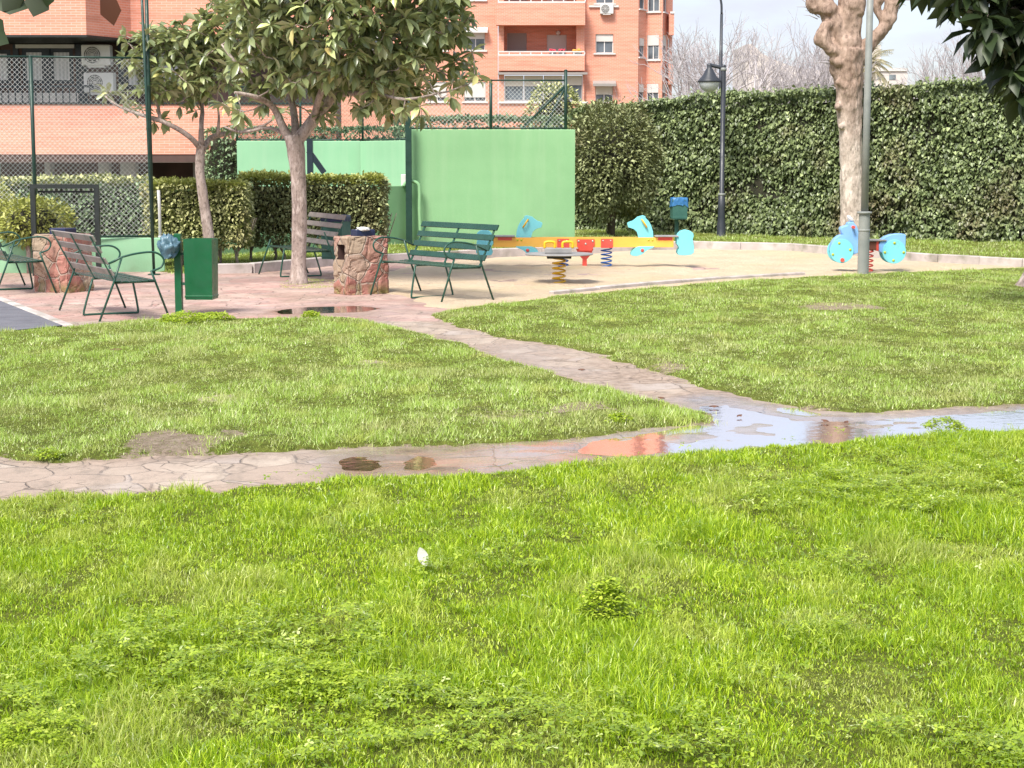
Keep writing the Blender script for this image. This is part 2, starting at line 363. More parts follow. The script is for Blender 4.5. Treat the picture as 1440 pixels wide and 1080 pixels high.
def mk_soil():
    t = NT('lawn soil'); m = t.n('ShaderNodeAttribute'); m.attribute_name = 'bare'
    g = t.ramp(t.noise(14, 6, .7), [(.3, (.05,.065,.010)), (.7, (.22,.25,.05))])
    b = t.ramp(t.noise(12, 8, .75), [(.28, (.15,.105,.075)), (.5, (.36,.28,.21)), (.68, (.46,.37,.29))])
    b = t.mix(t.ramp(t.noise(38, 5, .7), [(.5, 0.), (.62, .7)]), b, (.16,.17,.05))
    k = t.ramp(t.math('ADD', m.outputs['Fac'], t.math('MULTIPLY', t.math('SUBTRACT', t.noise(16, 5, .7), .5), 1.6)), [(.34, 0.), (.5, 1.0)])
    return t.fin(t.mix(k, g, b), .95, t.bump(t.noise(40, 6, .75), 1.0, .03), 0, .1)
M['soil'] = mk_soil()
def mk_paving(name, tint, wetty=True, sc=2.1):
    t = NT(name); wob = t.n('ShaderNodeTexNoise', Scale=1.7, Detail=3); t.t.links.new(t.obj(), wob.inputs['Vector'])
    va = t.n('ShaderNodeVectorMath'); va.operation = 'MULTIPLY_ADD'; t.t.links.new(wob.outputs['Color'], va.inputs[0]); va.inputs[1].default_value = (.28,.28,0)
    t.t.links.new(t.obj(), va.inputs[2])
    fl = t.n('ShaderNodeVectorMath'); fl.operation = 'MULTIPLY'; t.t.links.new(va.outputs[0], fl.inputs[0]); fl.inputs[1].default_value = (1,1,0)
    v1 = t.n('ShaderNodeTexVoronoi', Scale=sc); v2 = t.n('ShaderNodeTexVoronoi', Scale=sc); v2.feature = 'DISTANCE_TO_EDGE'
    t.t.links.new(fl.outputs[0], v1.inputs['Vector']); t.t.links.new(fl.outputs[0], v2.inputs['Vector'])
    hs = t.n('ShaderNodeSeparateColor'); t.t.links.new(v1.outputs['Color'], hs.inputs[0])
    a, b, c, d = tint
    st = t.ramp(hs.outputs[0], [(.1, a), (.4, b), (.65, c), (.9, d)])
    st = t.mix(t.ramp(t.noise(7, 6, .65), [(.35, 0.), (.7, .55)]), st, tuple(x*.72 for x in b))
    st = t.mix(t.ramp(t.noise(1.1, 5, .65), [(.45, 0.), (.66, .7)]), st, (.33,.25,.20))
    nj = t.noise(5.2, 5); th = t.math('MULTIPLY', nj, .05)
    jm = t.math('SUBTRACT', 1.0, t.math('DIVIDE', v2.outputs['Distance'], th), clamp=True)
    jc = t.ramp(t.noise(2.3, 4), [(.4, (.12,.09,.07)), (.6, (.34,.28,.24))])
    jm = t.math('MULTIPLY', jm, t.ramp(t.noise(2.7, 5, .65), [(.38, .15), (.56, 1.0)]))
    v3 = t.n('ShaderNodeTexVoronoi', Scale=sc*2.3); v3.feature = 'DISTANCE_TO_EDGE'; t.t.links.new(fl.outputs[0], v3.inputs['Vector'])
    j2 = t.math('MULTIPLY', t.math('SUBTRACT', 1.0, t.math('DIVIDE', v3.outputs['Distance'], .03), clamp=True), t.ramp(t.noise(1.9, 5, .65), [(.5, 0.), (.6, .8)]))
    jm = t.math('MAXIMUM', jm, j2)
    st = t.mix(t.ramp(t.noise(5.5, 7, .75, t.map((1,.45,1))), [(.50, 0.), (.62, .75)]), st, tuple(x*.58 for x in b))
    col = t.mix(t.math('MULTIPLY', jm, .75), st, jc)
    at = t.n('ShaderNodeAttribute'); at.attribute_name = 'wet'
    wet = t.math('MULTIPLY', at.outputs['Fac'], t.ramp(t.noise(1.6, 5, .6), [(.25, .55), (.6, 1.0)]))
    mud = t.n('ShaderNodeAttribute'); mud.attribute_name = 'mud'
    col = t.mix(mud.outputs['Fac'], col, t.ramp(t.noise(11, 6, .7), [(.36, (.13,.09,.06)), (.6, (.40,.30,.23))]))
    col = t.mix(wet, col, t.mix(1.0, col, (.72,.68,.68), 'MULTIPLY'))
    ro = t.ramp(wet, [(0, .8), (.5, .34), (1, .09)])
    h = t.math('SUBTRACT', t.math('MULTIPLY', t.noise(12, 6, .7), .6), jm)
    bs = t.ramp(wet, [(0, .75), (.6, .2), (1, .035)])
    nb = t.n('ShaderNodeBump', Distance=.02); t.put(nb.inputs['Strength'], bs); t.put(nb.inputs['Height'], h)
    return t.fin(col, ro, nb.outputs[0], 0, t.ramp(wet, [(0, .35), (1, 1.0)]))
M['path'] = mk_paving('crazy paving of the path', ((.39,.305,.245), (.44,.355,.285), (.48,.405,.33), (.42,.36,.32)), sc=2.6)
M['plaza'] = mk_paving('pink crazy paving', ((.48,.28,.245), (.54,.36,.31), (.58,.43,.36), (.46,.33,.30)), sc=2.4)
def mk_sand():
    t = NT('play sand'); c = t.ramp(t.noise(1.3, 6, .6), [(.3, (.66,.50,.335)), (.7, (.77,.62,.44))])
    c = t.mix(t.ramp(t.noise(30, 5, .7), [(.55, 0.), (.75, .6)]), c, (.50,.40,.27))
    c = t.mix(t.ramp(t.noise(.45, 4, .6), [(.48, 0.), (.66, .5)]), c, (.60,.54,.30))
    c = t.mix(t.ramp(t.noise(75, 3, .6), [(.64, 0.), (.7, .8)]), c, (.30,.24,.10))
    return t.fin(c, .9, t.bump(t.noise(8, 7, .75), 1.0, .09))
M['sand'] = mk_sand()
M['asphalt'] = noisy('asphalt', (.11,.11,.13), (.17,.17,.19), 3, .85, .6, 90)
def mk_water():
    t = NT('puddle water'); g = t.n('ShaderNodeBsdfGlossy'); g.inputs['Roughness'].default_value = .07
    g.inputs['Color'].default_value = (.97,.92,.92,1); tr = t.n('ShaderNodeBsdfTransparent'); tr.inputs['Color'].default_value = (.86,.76,.64,1)
    fr = t.n('ShaderNodeFresnel'); fr.inputs['IOR'].default_value = 1.33; ms = t.t.nodes.new('ShaderNodeMixShader')
    b = t.bump(t.noise(9, 4), .10, .01); t.put(fr.inputs['Normal'], b); t.put(g.inputs['Normal'], b)
    t.t.links.new(fr.outputs[0], ms.inputs[0]); t.t.links.new(tr.outputs[0], ms.inputs[1]); t.t.links.new(g.outputs[0], ms.inputs[2]); t.t.links.new(ms.outputs[0], t.out.inputs[0])
    return t.m
M['water'] = mk_water()
def mk_stone():
    t = NT('rubble stone facing'); wob = t.n('ShaderNodeTexNoise', Scale=4, Detail=3); t.t.links.new(t.obj(), wob.inputs['Vector'])
    va = t.n('ShaderNodeVectorMath'); va.operation = 'MULTIPLY_ADD'; t.t.links.new(wob.outputs['Color'], va.inputs[0]); va.inputs[1].default_value = (.1,.1,.1); t.t.links.new(t.obj(), va.inputs[2])
    v1 = t.n('ShaderNodeTexVoronoi', Scale=3.7); v2 = t.n('ShaderNodeTexVoronoi', Scale=3.7); v2.feature = 'DISTANCE_TO_EDGE'
    t.t.links.new(va.outputs[0], v1.inputs['Vector']); t.t.links.new(va.outputs[0], v2.inputs['Vector'])
    hs = t.n('ShaderNodeSeparateColor'); t.t.links.new(v1.outputs['Color'], hs.inputs[0])
    st = t.ramp(hs.outputs[0], [(.28, (.40,.17,.14)), (.42, (.33,.24,.165)), (.6, (.44,.34,.255)), (.78, (.36,.18,.15))])
    st = t.mix(t.ramp(t.noise(16, 6, .7), [(.4, 0.), (.7, .5)]), st, (.24,.18,.12))
    j = t.ramp(v2.outputs['Distance'], [(.015, 1.0), (.05, 0.0)])
    c = t.mix(t.math('MULTIPLY', j, .7), st, (.46,.38,.31))
    z = t.n('ShaderNodeSeparateXYZ'); t.t.links.new(t.obj(), z.inputs[0])
    mo = t.math('MULTIPLY', t.ramp(z.outputs[2], [(.03, 1.0), (.16, 0.)]), t.ramp(t.noise(6, 4), [(.4, 0.), (.6, 1.0)]))
    c = t.mix(t.math('MULTIPLY', mo, .8), c, (.16,.17,.04))
    h = t.math('SUBTRACT', t.math('MULTIPLY', t.noise(20, 6, .7), .5), j)
    return t.fin(c, .85, t.bump(h, .9, .03))
M['stone'] = mk_stone()
M['ground'] = noisy('distant ground', (.14,.13,.07), (.22,.19,.11), .6, .9, .3)
M['petal'] = noisy('dry pale leaf', (.38,.39,.34), (.46,.46,.40), 9, .6, .1)
M['litter_leaf'] = noisy('wet brown leaf', (.10,.045,.025), (.18,.08,.04), 9, .5, .1)
M['flower'] = noisy('red flowers', (.6,.05,.08), (.7,.1,.15), 9, .6, .1)
# ------------------------------------------------------------ numpy noise and polygons
def _h(ix, iy, seed):
    n = (ix.astype(np.int64)*374761393 + iy.astype(np.int64)*668265263 + seed*974711) & 0xffffffff
    n = ((n ^ (n >> 13))*1274126177) & 0xffffffff
    return ((n ^ (n >> 16)) & 0xffff)/65535.0
def vn(x, y, sc=1.0, seed=0, oc=3):
    x = np.asarray(x, float)*sc; y = np.asarray(y, float)*sc; r = 0; a = .5; tot = 0
    for o in range(oc):
        ix = np.floor(x); iy = np.floor(y); fx = x-ix; fy = y-iy; fx = fx*fx*(3-2*fx); fy = fy*fy*(3-2*fy)
        v = (_h(ix, iy, seed+o)*(1-fx)+_h(ix+1, iy, seed+o)*fx)*(1-fy)+(_h(ix, iy+1, seed+o)*(1-fx)+_h(ix+1, iy+1, seed+o)*fx)*fy
        r = r+a*v; tot += a; a *= .5; x = x*2.03+3.1; y = y*2.03+7.7
    return r/tot
def sdist(x, y, poly):
    """signed distance, + inside"""
    x = np.asarray(x, float); y = np.asarray(y, float); d = np.full(x.shape, 1e9); ins = np.zeros(x.shape, bool)
    P = poly
    for i in range(len(P)):
        ax, ay = P[i]; bx_, by_ = P[(i+1) % len(P)]; ex, ey = bx_-ax, by_-ay; L = ex*ex+ey*ey+1e-12
        t = np.clip(((x-ax)*ex+(y-ay)*ey)/L, 0, 1); d = np.minimum(d, (x-ax-ex*t)**2+(y-ay-ey*t)**2)
        c = (ay > y) != (by_ > y)
        if ey != 0: ins ^= c & (x < (y-ay)*ex/ey+ax)
    return np.sqrt(d)*np.where(ins, 1, -1)
sm = lambda t: (lambda u: u*u*(3-2*u))(np.clip(t, 0, 1))
def PG(L): return [G(*p) for p in L]
# outlines of the surfaces, read off the photograph and laid on the ground
near_lawn = PG([(-90,709),(0,705),(60,702),(120,696),(180,698),(230,692),(300,693),(370,685),(430,682),(480,671),(540,674),(600,666),(650,671),(700,667),(760,657),(850,651),(930,648),(1000,638),(1100,629),(1200,620),(1300,615),(1440,607),(1620,600)])+[(7,3.0),(-5,3.0)]
mid_lawn = [(-12,11.1)]+PG([(-120,650),(0,644),(100,648),(200,641),(330,640),(450,634),(560,628),(700,623),(800,615),(850,611),(930,602),(1003,592),(985,580),(930,568),(870,547),(800,533),(720,510),(640,482),(560,460),(490,448),(380,449),(240,449),(160,456),(100,461),(0,468),(-60,475)])+[(-12,17.5)]
right_lawn = PG([(604,443),(650,434),(700,429),(770,419),(900,407),(1000,399),(1130,391),(1213,387),(1330,382),(1440,378)])+[(13,28.6),(13,13.4)]+PG([(1600,562),(1440,567),(1380,573),(1300,577),(1250,582),(1150,579),(1060,566),(990,546),(900,516),(800,491),(700,473),(640,461)])
kerb_line = [(-4.9,27.0),(-4.0,27.3),G(470,373),G(700,361),G(975,349.5),G(1113,353),G(1322,370),G(1440,376.5),(10.5,26.4)]
far_lawn = [(-5.2,27.0),(-4.0,27.35)]+[(x,y+.1) for x,y in kerb_line[2:]]+[(15,26),(22,44),(-1,44),(-7,32)]
sand_area = PG([(500,393),(560,373),(700,362),(975,350),(1113,353),(1322,370),(1440,376)])+[(10.5,26.8),(8.4,27.2)]+PG([(1213,389),(1000,399),(770,421),(700,430),(640,433),(585,428),(560,410),(520,400)])
asphalt_poly = PG([(-500,380),(0,424),(88,459),(0,468),(-150,484),(-700,520)])
wet_poly = PG([(450,636),(560,625),(800,612),(930,600),(1000,590),(940,562),(1000,552),(1060,565),(1150,580),(1250,582),(1440,567),(1650,556),(1650,600),(1440,607),(1200,622),(1000,640),(760,660),(600,672),(470,674)])
pools = [  # label, outline in the photograph
 ('shallow brown puddle on the flagstones along the tip of the left lawn', [(795,628),(830,615),(900,607),(985,597),(1003,600),(960,612),(930,634),(880,640),(820,637)]),
 ('small round puddle on the path, left of the one by the front grass', [(466,650),(490,641),(520,642),(545,651),(520,661),(480,660)]),
 ('small dark puddle touching the front grass, right of the round one', [(568,650),(588,641),(608,644),(614,654),(590,660),(570,659)]),
 ('long thin puddle on the pink paving before the stone pillars', [(385,437),(430,432),(500,430),(540,433),(515,438),(450,440),(400,441)]),
 ('narrow puddle at the muddy edge of the right lawn', [(1085,572),(1130,574),(1165,582),(1140,586),(1100,580)]),
 ('broad sheet of rainwater where the two paths meet', [(925,634),(1000,598),(965,580),(975,568),(1030,566),(1080,580),(1130,588),(1200,588),(1300,582),(1440,570),(1600,562),(1800,556),(1800,590),(1600,598),(1440,606),(1250,617),(1060,632),(960,642)])]
def flat(poly_px): return PG(poly_px)
def grid_sheet(name, x0, x1, y0, y1, res, fn, mat, label=None, kind='structure'):
    """fn(x,y)->z, keep mask, attrs"""
    nx = int((x1-x0)/res)+1; ny = int((y1-y0)/res)+1
    X, Y = np.meshgrid(np.linspace(x0, x1, nx), np.linspace(y0, y1, ny)); X = X.ravel(); Y = Y.ravel()
    z, keep, at = fn(X, Y)
    i = np.arange(nx*ny).reshape(ny, nx); a = i[:-1,:-1].ravel(); b = i[:-1,1:].ravel(); c = i[1:,1:].ravel(); d = i[1:,:-1].ravel()
    ok = keep[a] | keep[b] | keep[c] | keep[d]
    F = np.stack([a, b, c, d], 1)[ok]
    used = np.zeros(nx*ny, bool); used[F.ravel()] = True; rm = np.cumsum(used)-1
    V = np.stack([X, Y, z], 1)[used]; F = rm[F]
    o = mesh_np(name, V, F, mat, None, True, {k: v[used] for k, v in at.items()})
    return tag(o, label, None, None, kind)
def lawn_h(sd_, x, y): return -.03+sm((sd_+.10)/.22)*.055+((vn(x, y, 1.3, 5)-.5)*.04+(vn(x, y*.5, 3.4, 6, 2)-.5)*.045)*sm(sd_/.4)
def bare_amt(x, y, sd_):
    b = sm(1-(sd_+.02)/.07)*.8*(vn(x, y, 3, 9) > .5)
    for (px, py, rx, ry, k) in [(225,628,75,14,1.0),(330,612,30,8,.6),(720,590,120,15,.35),(805,578,60,8,.6),(1180,434,60,6,.7),(650,470,40,6,.5),(1000,556,40,8,.6),(1120,578,60,7,.8),(940,520,30,10,.6),(700,497,40,8,.5),(540,605,60,10,.3),(1240,455,60,6,.3)]:
        gx, gy = G(px, py); sx = rx/FPX*gy; sy = G(px, py-ry)[1]-gy
        b = np.maximum(b, k*sm(1.35-np.hypot((x-gx)/sx, (y-gy)/sy)+(vn(x, y, 4, 21)-.5)*1.2))
    return np.clip(b, 0, 1)
def warp(x, y): return x+(vn(x, y, 2.2, 31)-.5)*.22+(vn(x, y, 9, 33)-.5)*.10, y+(vn(x, y, 2.2, 32)-.5)*.34+(vn(x, y, 9, 34)-.5)*.16
def lawn_sheet(poly, bounds, res, label):
    def fn(x, y):
        wx, wy = warp(x, y); s_ = sdist(wx, wy, poly)
        return lawn_h(s_, x, y), s_ > -.12, {'bare': bare_amt(x, y, s_)}
    return grid_sheet('lawn_soil', *bounds, res, fn, M['soil'], label)
lawn_sheet(near_lawn, (-6,8,3,12.6), .07, 'soil of the front lawn')
lawn_sheet(mid_lawn, (-12,4,10,20.5), .08, 'soil of the left lawn')
lawn_sheet(right_lawn, (-2,13,11,29.5), .09, 'soil of the right lawn')
lawn_sheet(far_lawn, (-8,22,26,44), .2, 'soil of the strip before the ivy hedge')
# base ground to the horizon
mb = MB(); mb.quad((-1500,-200,-.06), (1500,-200,-.06), (1500,2500,-.06), (-1500,2500,-.06)); tag(mb.build('ground', M['ground']), kind='structure')
def path_fn(x, y):
    s_ = sdist(x, y, wet_poly); wet = sm((s_+.25)/.5)
    z = (vn(x, y, 2.6, 41, 4)-.5)*.016+(vn(x, y, 8, 42, 2)-.5)*.006
    for _, pp in pools:
        q = sdist(x, y, flat(pp)); z = z-.010*sm((q+.08)/.22)
    wl = [near_lawn, mid_lawn, right_lawn]; e = np.max([sdist(x, y, p) for p in wl], 0)
    edge = sm((e+.28)/.28)*(vn(x, y, 1.8, 44)*1.3)
    gx, gy = G(960, 530); br = sm(1.2-np.hypot((x-gx)/1.3, (y-gy)/2.4))*.75*(vn(x, y, 2.0, 47) > .42)
    damp = sm((vn(x, y, .8, 55)-.5)/.2)*.35
    return z, (y < G(0, 452)[1]), {'wet': np.clip(np.maximum(wet, damp), 0, 1), 'mud': np.clip(np.maximum(edge*.8, br), 0, 1)}
grid_sheet('path', -9, 10, 8.5, 19.2, .045, path_fn, M['path'])
def plaza_fn(x, y):
    q = sdist(x, y, flat(pools[3][1])); damp = sm((vn(x, y, .7, 56)-.5)/.2)*.4
    return (vn(x, y, 2.6, 41, 4)-.5)*.014-.006-.010*sm((q+.1)/.25)+.004, (y > 19.0), {'wet': np.clip(np.maximum(sm((q+.3)/.4)*.9, damp), 0, 1), 'mud': .5*sm((vn(x, y, 1.1, 61)-.55)/.15)}
grid_sheet('pavement', -14, 3.5, 19.05, 31, .1, plaza_fn, M['plaza'])
def sand_fn(x, y):
    wx = x+(vn(x, y, 1.2, 71)-.5)*.9; wy = y+(vn(x, y, 1.2, 72)-.5)*.9
    s_ = sdist(wx, wy, sand_area)
    return -.02+sm((s_+.15)/.3)*.035+((vn(x, y, 1.6, 73, 4)-.5)*.06+(vn(x, y, 5.5, 74, 2)-.5)*.03)*sm(s_/.8), s_ > -.2, {}
grid_sheet('sand', -3, 11, 20.5, 35.5, .07, sand_fn, M['sand'])
# asphalt with its kerb stones
mb = MB(); n = len(asphalt_poly); mb.add([(x, y, .012) for x, y in asphalt_poly], [list(range(n))[::-1]]); tag(mb.build('asphalt', M['asphalt']), kind='structure')
def kerb(name, pts, wdt, h, label, z0=-.05):
    mb = MB()
    for i in range(len(pts)-1):
        a = Vector((*pts[i], 0)); b = Vector((*pts[i+1], 0)); L = (b-a).length; k = max(1, round(L/1.0)); d = (b-a).normalized(); ang = math.atan2(d.y, d.x)
        for j in range(k):
            c = a+d*(L*(j+.5)/k); c.z = (h+z0)/2+random.uniform(-.006, .006)
            mb.box(c, (L/k-.008, wdt, h-z0), Matrix.Rotation(ang+random.uniform(-.006,.006), 3, 'Z'), .012)
    return tag(mb.build(name, M['concrete']), label, None, None, 'structure')
kerb('kerb', kerb_line, .12, .15, 'raised concrete kerb behind the sand')
kerb('kerb', PG([(-260,376),(0,421),(96,459)]), .11, .02, 'flush kerb beside the asphalt')
kerb('kerb', PG([(775,415),(900,403.5),(1010,394.5),(1130,387.5)]), .08, .06, 'low edging between sand and right lawn')
# puddles
for i, (lab, pp) in enumerate(pools):
    P = flat(pp); D = []
    for k in range(len(P)):
        a, b = P[k], P[(k+1) % len(P)]
        for t in (0, .5): D.append((a[0]+(b[0]-a[0])*t, a[1]+(b[1]-a[1])*t))
    cx = sum(p[0] for p in D)/len(D); cy = sum(p[1] for p in D)/len(D)
    zz = (-.0062 if i == 0 else -.0035) if i < 5 else -.0070
    mb = MB(); V = [(cx+(p[0]-cx)*1.06, cy+(p[1]-cy)*1.06, zz) for p in D]
    mb.add([(cx, cy, zz)]+V, [(0, 1+k, 1+(k+1) % len(V)) for k in range(len(V))])
    tag(mb.build('puddle', M['water']), lab, None, None, 'structure')

# ------------------------------------------------------------ grass
def clover_amt(x, y):
    d = sm((vn(x, y, 1.5, 152)-.64)/.08)*.5+.02
    for (px, py, rx, ry) in [(330,940,230,50),(60,1010,140,70),(620,1030,280,45),(930,1065,150,28),(1230,1050,120,22),(1400,1090,120,30),(1130,905,60,14),(1330,690,160,40)]:
        gx, gy = G(px, py); d = np.maximum(d, sm(1.3-np.hypot((x-gx)/(rx/FPX*gy), (y-gy)/(G(px, py-ry)[1]-gy))+(vn(x, y, 3.5, 153)-.5)*2.4))
    return d
def blades(name, P, Z, hgt, wid, mat, label, seed, dry=None, lean=.55, segs=2):
    n = len(P); r = np.random.default_rng(seed); az = r.uniform(0, 2*np.pi, n); la = np.abs(r.normal(0, lean, n))
    fa = r.uniform(0, 2*np.pi, n); dx = np.cos(az); dy = np.sin(az); sx = np.cos(fa)*wid/2; sy = np.sin(fa)*wid/2
    x, y = P[:, 0], P[:, 1]
    t1 = np.minimum(np.abs(r.normal(0, lean, n)), 1.35); t2 = np.minimum(t1+np.abs(r.normal(.35, .5, n)), 1.75)
    def pt(t):
        if t == 0: return x, y, Z-.004
        o1 = .5*hgt*np.sin(t1); u1 = .5*hgt*np.cos(t1)
        if t == 1: o1 = o1+.5*hgt*np.sin(t2); u1 = u1+.5*hgt*np.cos(t2)
        return x+dx*o1, y+dy*o1, Z+u1-.003
    V = []
    x0, y0, z0 = pt(0); V += [np.stack([x0-sx, y0-sy, z0], 1), np.stack([x0+sx, y0+sy, z0], 1)]
    if segs == 2:
        x1, y1, z1 = pt(.5); V += [np.stack([x1-sx*.85, y1-sy*.85, z1], 1), np.stack([x1+sx*.85, y1+sy*.85, z1], 1)]
    x2, y2, z2 = pt(1.0); V += [np.stack([x2, y2, z2], 1)]
    k = len(V); V = np.stack(V, 1).reshape(-1, 3); b = np.arange(n)[:, None]*k
    if segs == 2: F = np.concatenate([b+np.array([[0,1,3]]), b+np.array([[0,3,2]]), b+np.array([[2,3,4]])])
    else: F = b+np.array([[0,1,2]])
    rnd = np.clip(r.beta(1.35, 1.6, n)+0, 0, 1); rnd = np.where(r.random(n) < .05, .9+.1*r.random(n), rnd)
    at = {'rnd': np.repeat(rnd, k), 'dry': np.repeat(dry if dry is not None else np.zeros(n), k)}
    o = mesh_np(name, V, F, mat, None, False, at); return tag(o, label, 'grass', None, 'stuff')
def scatter(poly, bounds, dens, seed, y_of=None):
    r = np.random.default_rng(seed); x0, x1, y0, y1 = bounds; n = int((x1-x0)*(y1-y0)*dens)
    x = r.uniform(x0, x1, n); y = r.uniform(y0, y1, n)
    if y_of is not None:
        k = r.random(n) < y_of(x, y); x, y = x[k], y[k]
    return x, y, r
def lawn(poly, bounds, dens, prof, h0, w0, mat, label, seed, segs):
    x, y, r = scatter(poly, bounds, dens, seed, prof); wx, wy = warp(x, y); s_ = sdist(wx, wy, poly)
    ba = bare_amt(x, y, s_); k = (s_ > -.10) & (r.random(len(x)) > ba*.93) & (r.random(len(x)) > (clover_amt(x, y)*.86 if h0 > .045 else 0)); x, y, s_, ba = x[k], y[k], s_[k], ba[k]
    cl = vn(x, y*.5, 4.5, 81); cl2 = vn(x, y*.6, 1.1, 82); cl3 = vn(x, y*.6, 14, 83)
    h = h0*(.45+.75*sm((cl-.32)/.36)+.35*(cl2-.5)+.7*(cl3-.45))*r.uniform(.55, 1.3, len(x))*(.72+.28*sm(s_/.3))
    tuft = sm((vn(x, y, 2.6, 84)-.66)/.08); h = h*(1+tuft*.9)
    h = np.maximum(h, h0*.18)
    if h0 > .045:
        gx, gy = G(852, 872); h = h*np.where(np.hypot(x-gx, y-gy+.10) < .13, .45, 1)
    fac = np.clip(y/8.0, 1, 5)
    wd = w0*fac**.55*r.uniform(.6, 1.4, len(x))
    dry = np.clip(sm((vn(x, y, 1.7, 85)-.57)/.12)*.55+ba*.5, 0, 1)*r.uniform(.2, 1, len(x))
    return blades('grass', np.stack([x, y], 1), lawn_h(s_, x, y), h, wd, mat, label, seed+1, dry, .62, segs)
side = lambda x, y: np.clip(1.0-(np.abs(x)-.31*y-.5)/3.2, .35, 1.0)
near_prof = lambda x, y: np.clip((6.5/np.maximum(y, 5.0))**1.2, 0, 1)*side(x, y)
lawn(near_lawn, (-5,6,4.0,12.6), 14000, near_prof, .043, .0040, M['grass_near'], 'long bright yellow green grass of the front lawn', 101, 2)
mid_prof = lambda x, y: np.clip((12/np.maximum(y, 11))**1.2, 0, 1)*side(x, y)
lawn(mid_lawn, (-9,4,10,20.5), 5200, mid_prof, .036, .0048, M['grass_mid'], 'grass of the left lawn between the two arms of the path', 111, 1)
lawn(right_lawn, (-2,11,11,29.5), 4200, lambda x, y: np.clip((13/np.maximum(y, 12))**1.2, 0, 1)*side(x, y), .032, .0048, M['grass_mid'], 'shorter grass of the right lawn in front of the sand', 121, 1)
lawn(far_lawn, (-7,16,26,43), 420, None, .06, .005, M['grass_mid'], 'grass strip between the kerb and the ivy hedge', 131, 1)
# clover leaves and other broad low leaves
def flat_leaves(name, x, y, z, rad, mat, label, seed, n3=3, tilt=.35, kind='stuff', cat='clover', asp=.62):
    r = np.random.default_rng(seed); n = len(x); base = r.uniform(0, 2*np.pi, n); V = []; A = []
    rn = r.beta(2, 2, n)
    tx = r.normal(0, tilt, n); ty = r.normal(0, tilt, n)
    for k in range(n3):
        a = base+2*np.pi*k/n3; ca, sa = np.cos(a), np.sin(a)
        for (u, v) in ((0, 0), (.55, -asp*.5), (1.0, -asp*.25), (1.0, asp*.25), (.55, asp*.5)):
            lx = (ca*u-sa*v)*rad; ly = (sa*u+ca*v)*rad
            V.append(np.stack([x+lx, y+ly, z+lx*tx+ly*ty+abs(v)*rad*.25-(u*u)*rad*.12], 1)); A.append(rn)
    k5 = 5*n3; V = np.stack(V, 1).reshape(-1, 3); b = np.arange(n)[:, None]*k5
    F = np.concatenate([np.concatenate([b+np.array([[5*k, 5*k+1, 5*k+2]]), b+np.array([[5*k, 5*k+2, 5*k+3]]), b+np.array([[5*k, 5*k+3, 5*k+4]])]) for k in range(n3)])
    o = mesh_np(name, V, F, mat, None, False, {'rnd': np.stack(A, 1).ravel()})
    return tag(o, label, cat, None, kind)
x, y, r = scatter(None, (-3,3.6,4.4,11.5), 3400, 151)
d = clover_amt(x, y)
k = (r.random(len(x)) < d) & (sdist(x, y, near_lawn) > .1); x, y = x[k], y[k]
z = lawn_h(np.ones(len(x)), x, y)+.012+.075*sm((vn(x, y, 6.5, 81)-.3)/.4)*r.uniform(.45, 1.15, len(x))
flat_leaves('clover', x, y, z, r.uniform(.008, .021, len(x)), M['clover'], 'clover patches growing through the front lawn', 156, 3, .28)

moss = PG([(392,404),(405,395),(440,392),(478,394),(470,402),(445,405),(418,408)])
x, y, r = scatter(None, (-4,-1.8,23.2,26.2), 2600, 161); s_ = sdist(x+(vn(x, y, 3, 162)-.5)*.4, y+(vn(x, y, 3, 163)-.5)*.8, moss); k = (s_ > 0) & (vn(x, y, 5, 164) > .42); x, y = x[k], y[k]
blades('grass', np.stack([x, y], 1), np.zeros(len(x)), r.uniform(.008, .028, len(x)), .006, M['grass_mid'], 'thin moss and grass in the paving around the foot of the large loquat tree', 165, np.full(len(x), .3), .62, 1)
# ------------------------------------------------------------ foliage and tree helpers
def rotmats(d, roll):
    """frames with x axis = d (n,3)"""
    d = d/np.maximum(np.linalg.norm(d, axis=1, keepdims=True), 1e-9)
    up = np.tile(np.array([[0, 0, 1.0]]), (len(d), 1)); up[np.abs(d[:, 2]) > .97] = (1, 0, 0)
    y = np.cross(up, d); y /= np.linalg.norm(y, axis=1, keepdims=True); z = np.cross(d, y)
    c, s = np.cos(roll)[:, None], np.sin(roll)[:, None]
    return d, y*c+z*s, z*c-y*s
def leaf_mesh(name, P, D, roll, L, Wd, rnd, mat, parent, kind='long', curl=.25, fold=.25, seed=0):
    x, y, z = rotmats(D, roll); L = L[:, None]; Wd = Wd[:, None]
    if kind == 'long':
        T = [(0,0,0),(.28,-.36,1),(.28,0,0),(.28,.36,1),(.66,-.5,1),(.66,0,0),(.66,.5,1),(1,0,0)]
        F = [(0,1,2),(0,2,3),(1,4,5),(1,5,2),(2,5,6),(2,6,3),(4,7,5),(5,7,6)]
    elif kind == 'ivy':
        T = [(0,0,0),(.05,-.5,1),(.55,-.34,1),(1,0,0),(.55,.34,1),(.05,.5,1)]
        F = [(0,1,2),(0,2,3),(0,3,4),(0,4,5)]
    else:
        T = [(0,0,0),(.5,-.5,1),(1,0,0),(.5,.5,1)]; F = [(0,1,2),(0,2,3)]
    V = [P+x*L*t+y*Wd*v+z*(Wd*fold*abs(v)*f*1.6-L*curl*t*t) for (t, v, f) in T]
    k = len(T); V = np.stack(V, 1).reshape(-1, 3); b = np.arange(len(P))[:, None]*k
    F = np.concatenate([b+np.array([f]) for f in F])
    return mesh_np(name, V, F, mat, parent, False, {'rnd': np.repeat(rnd, k)})
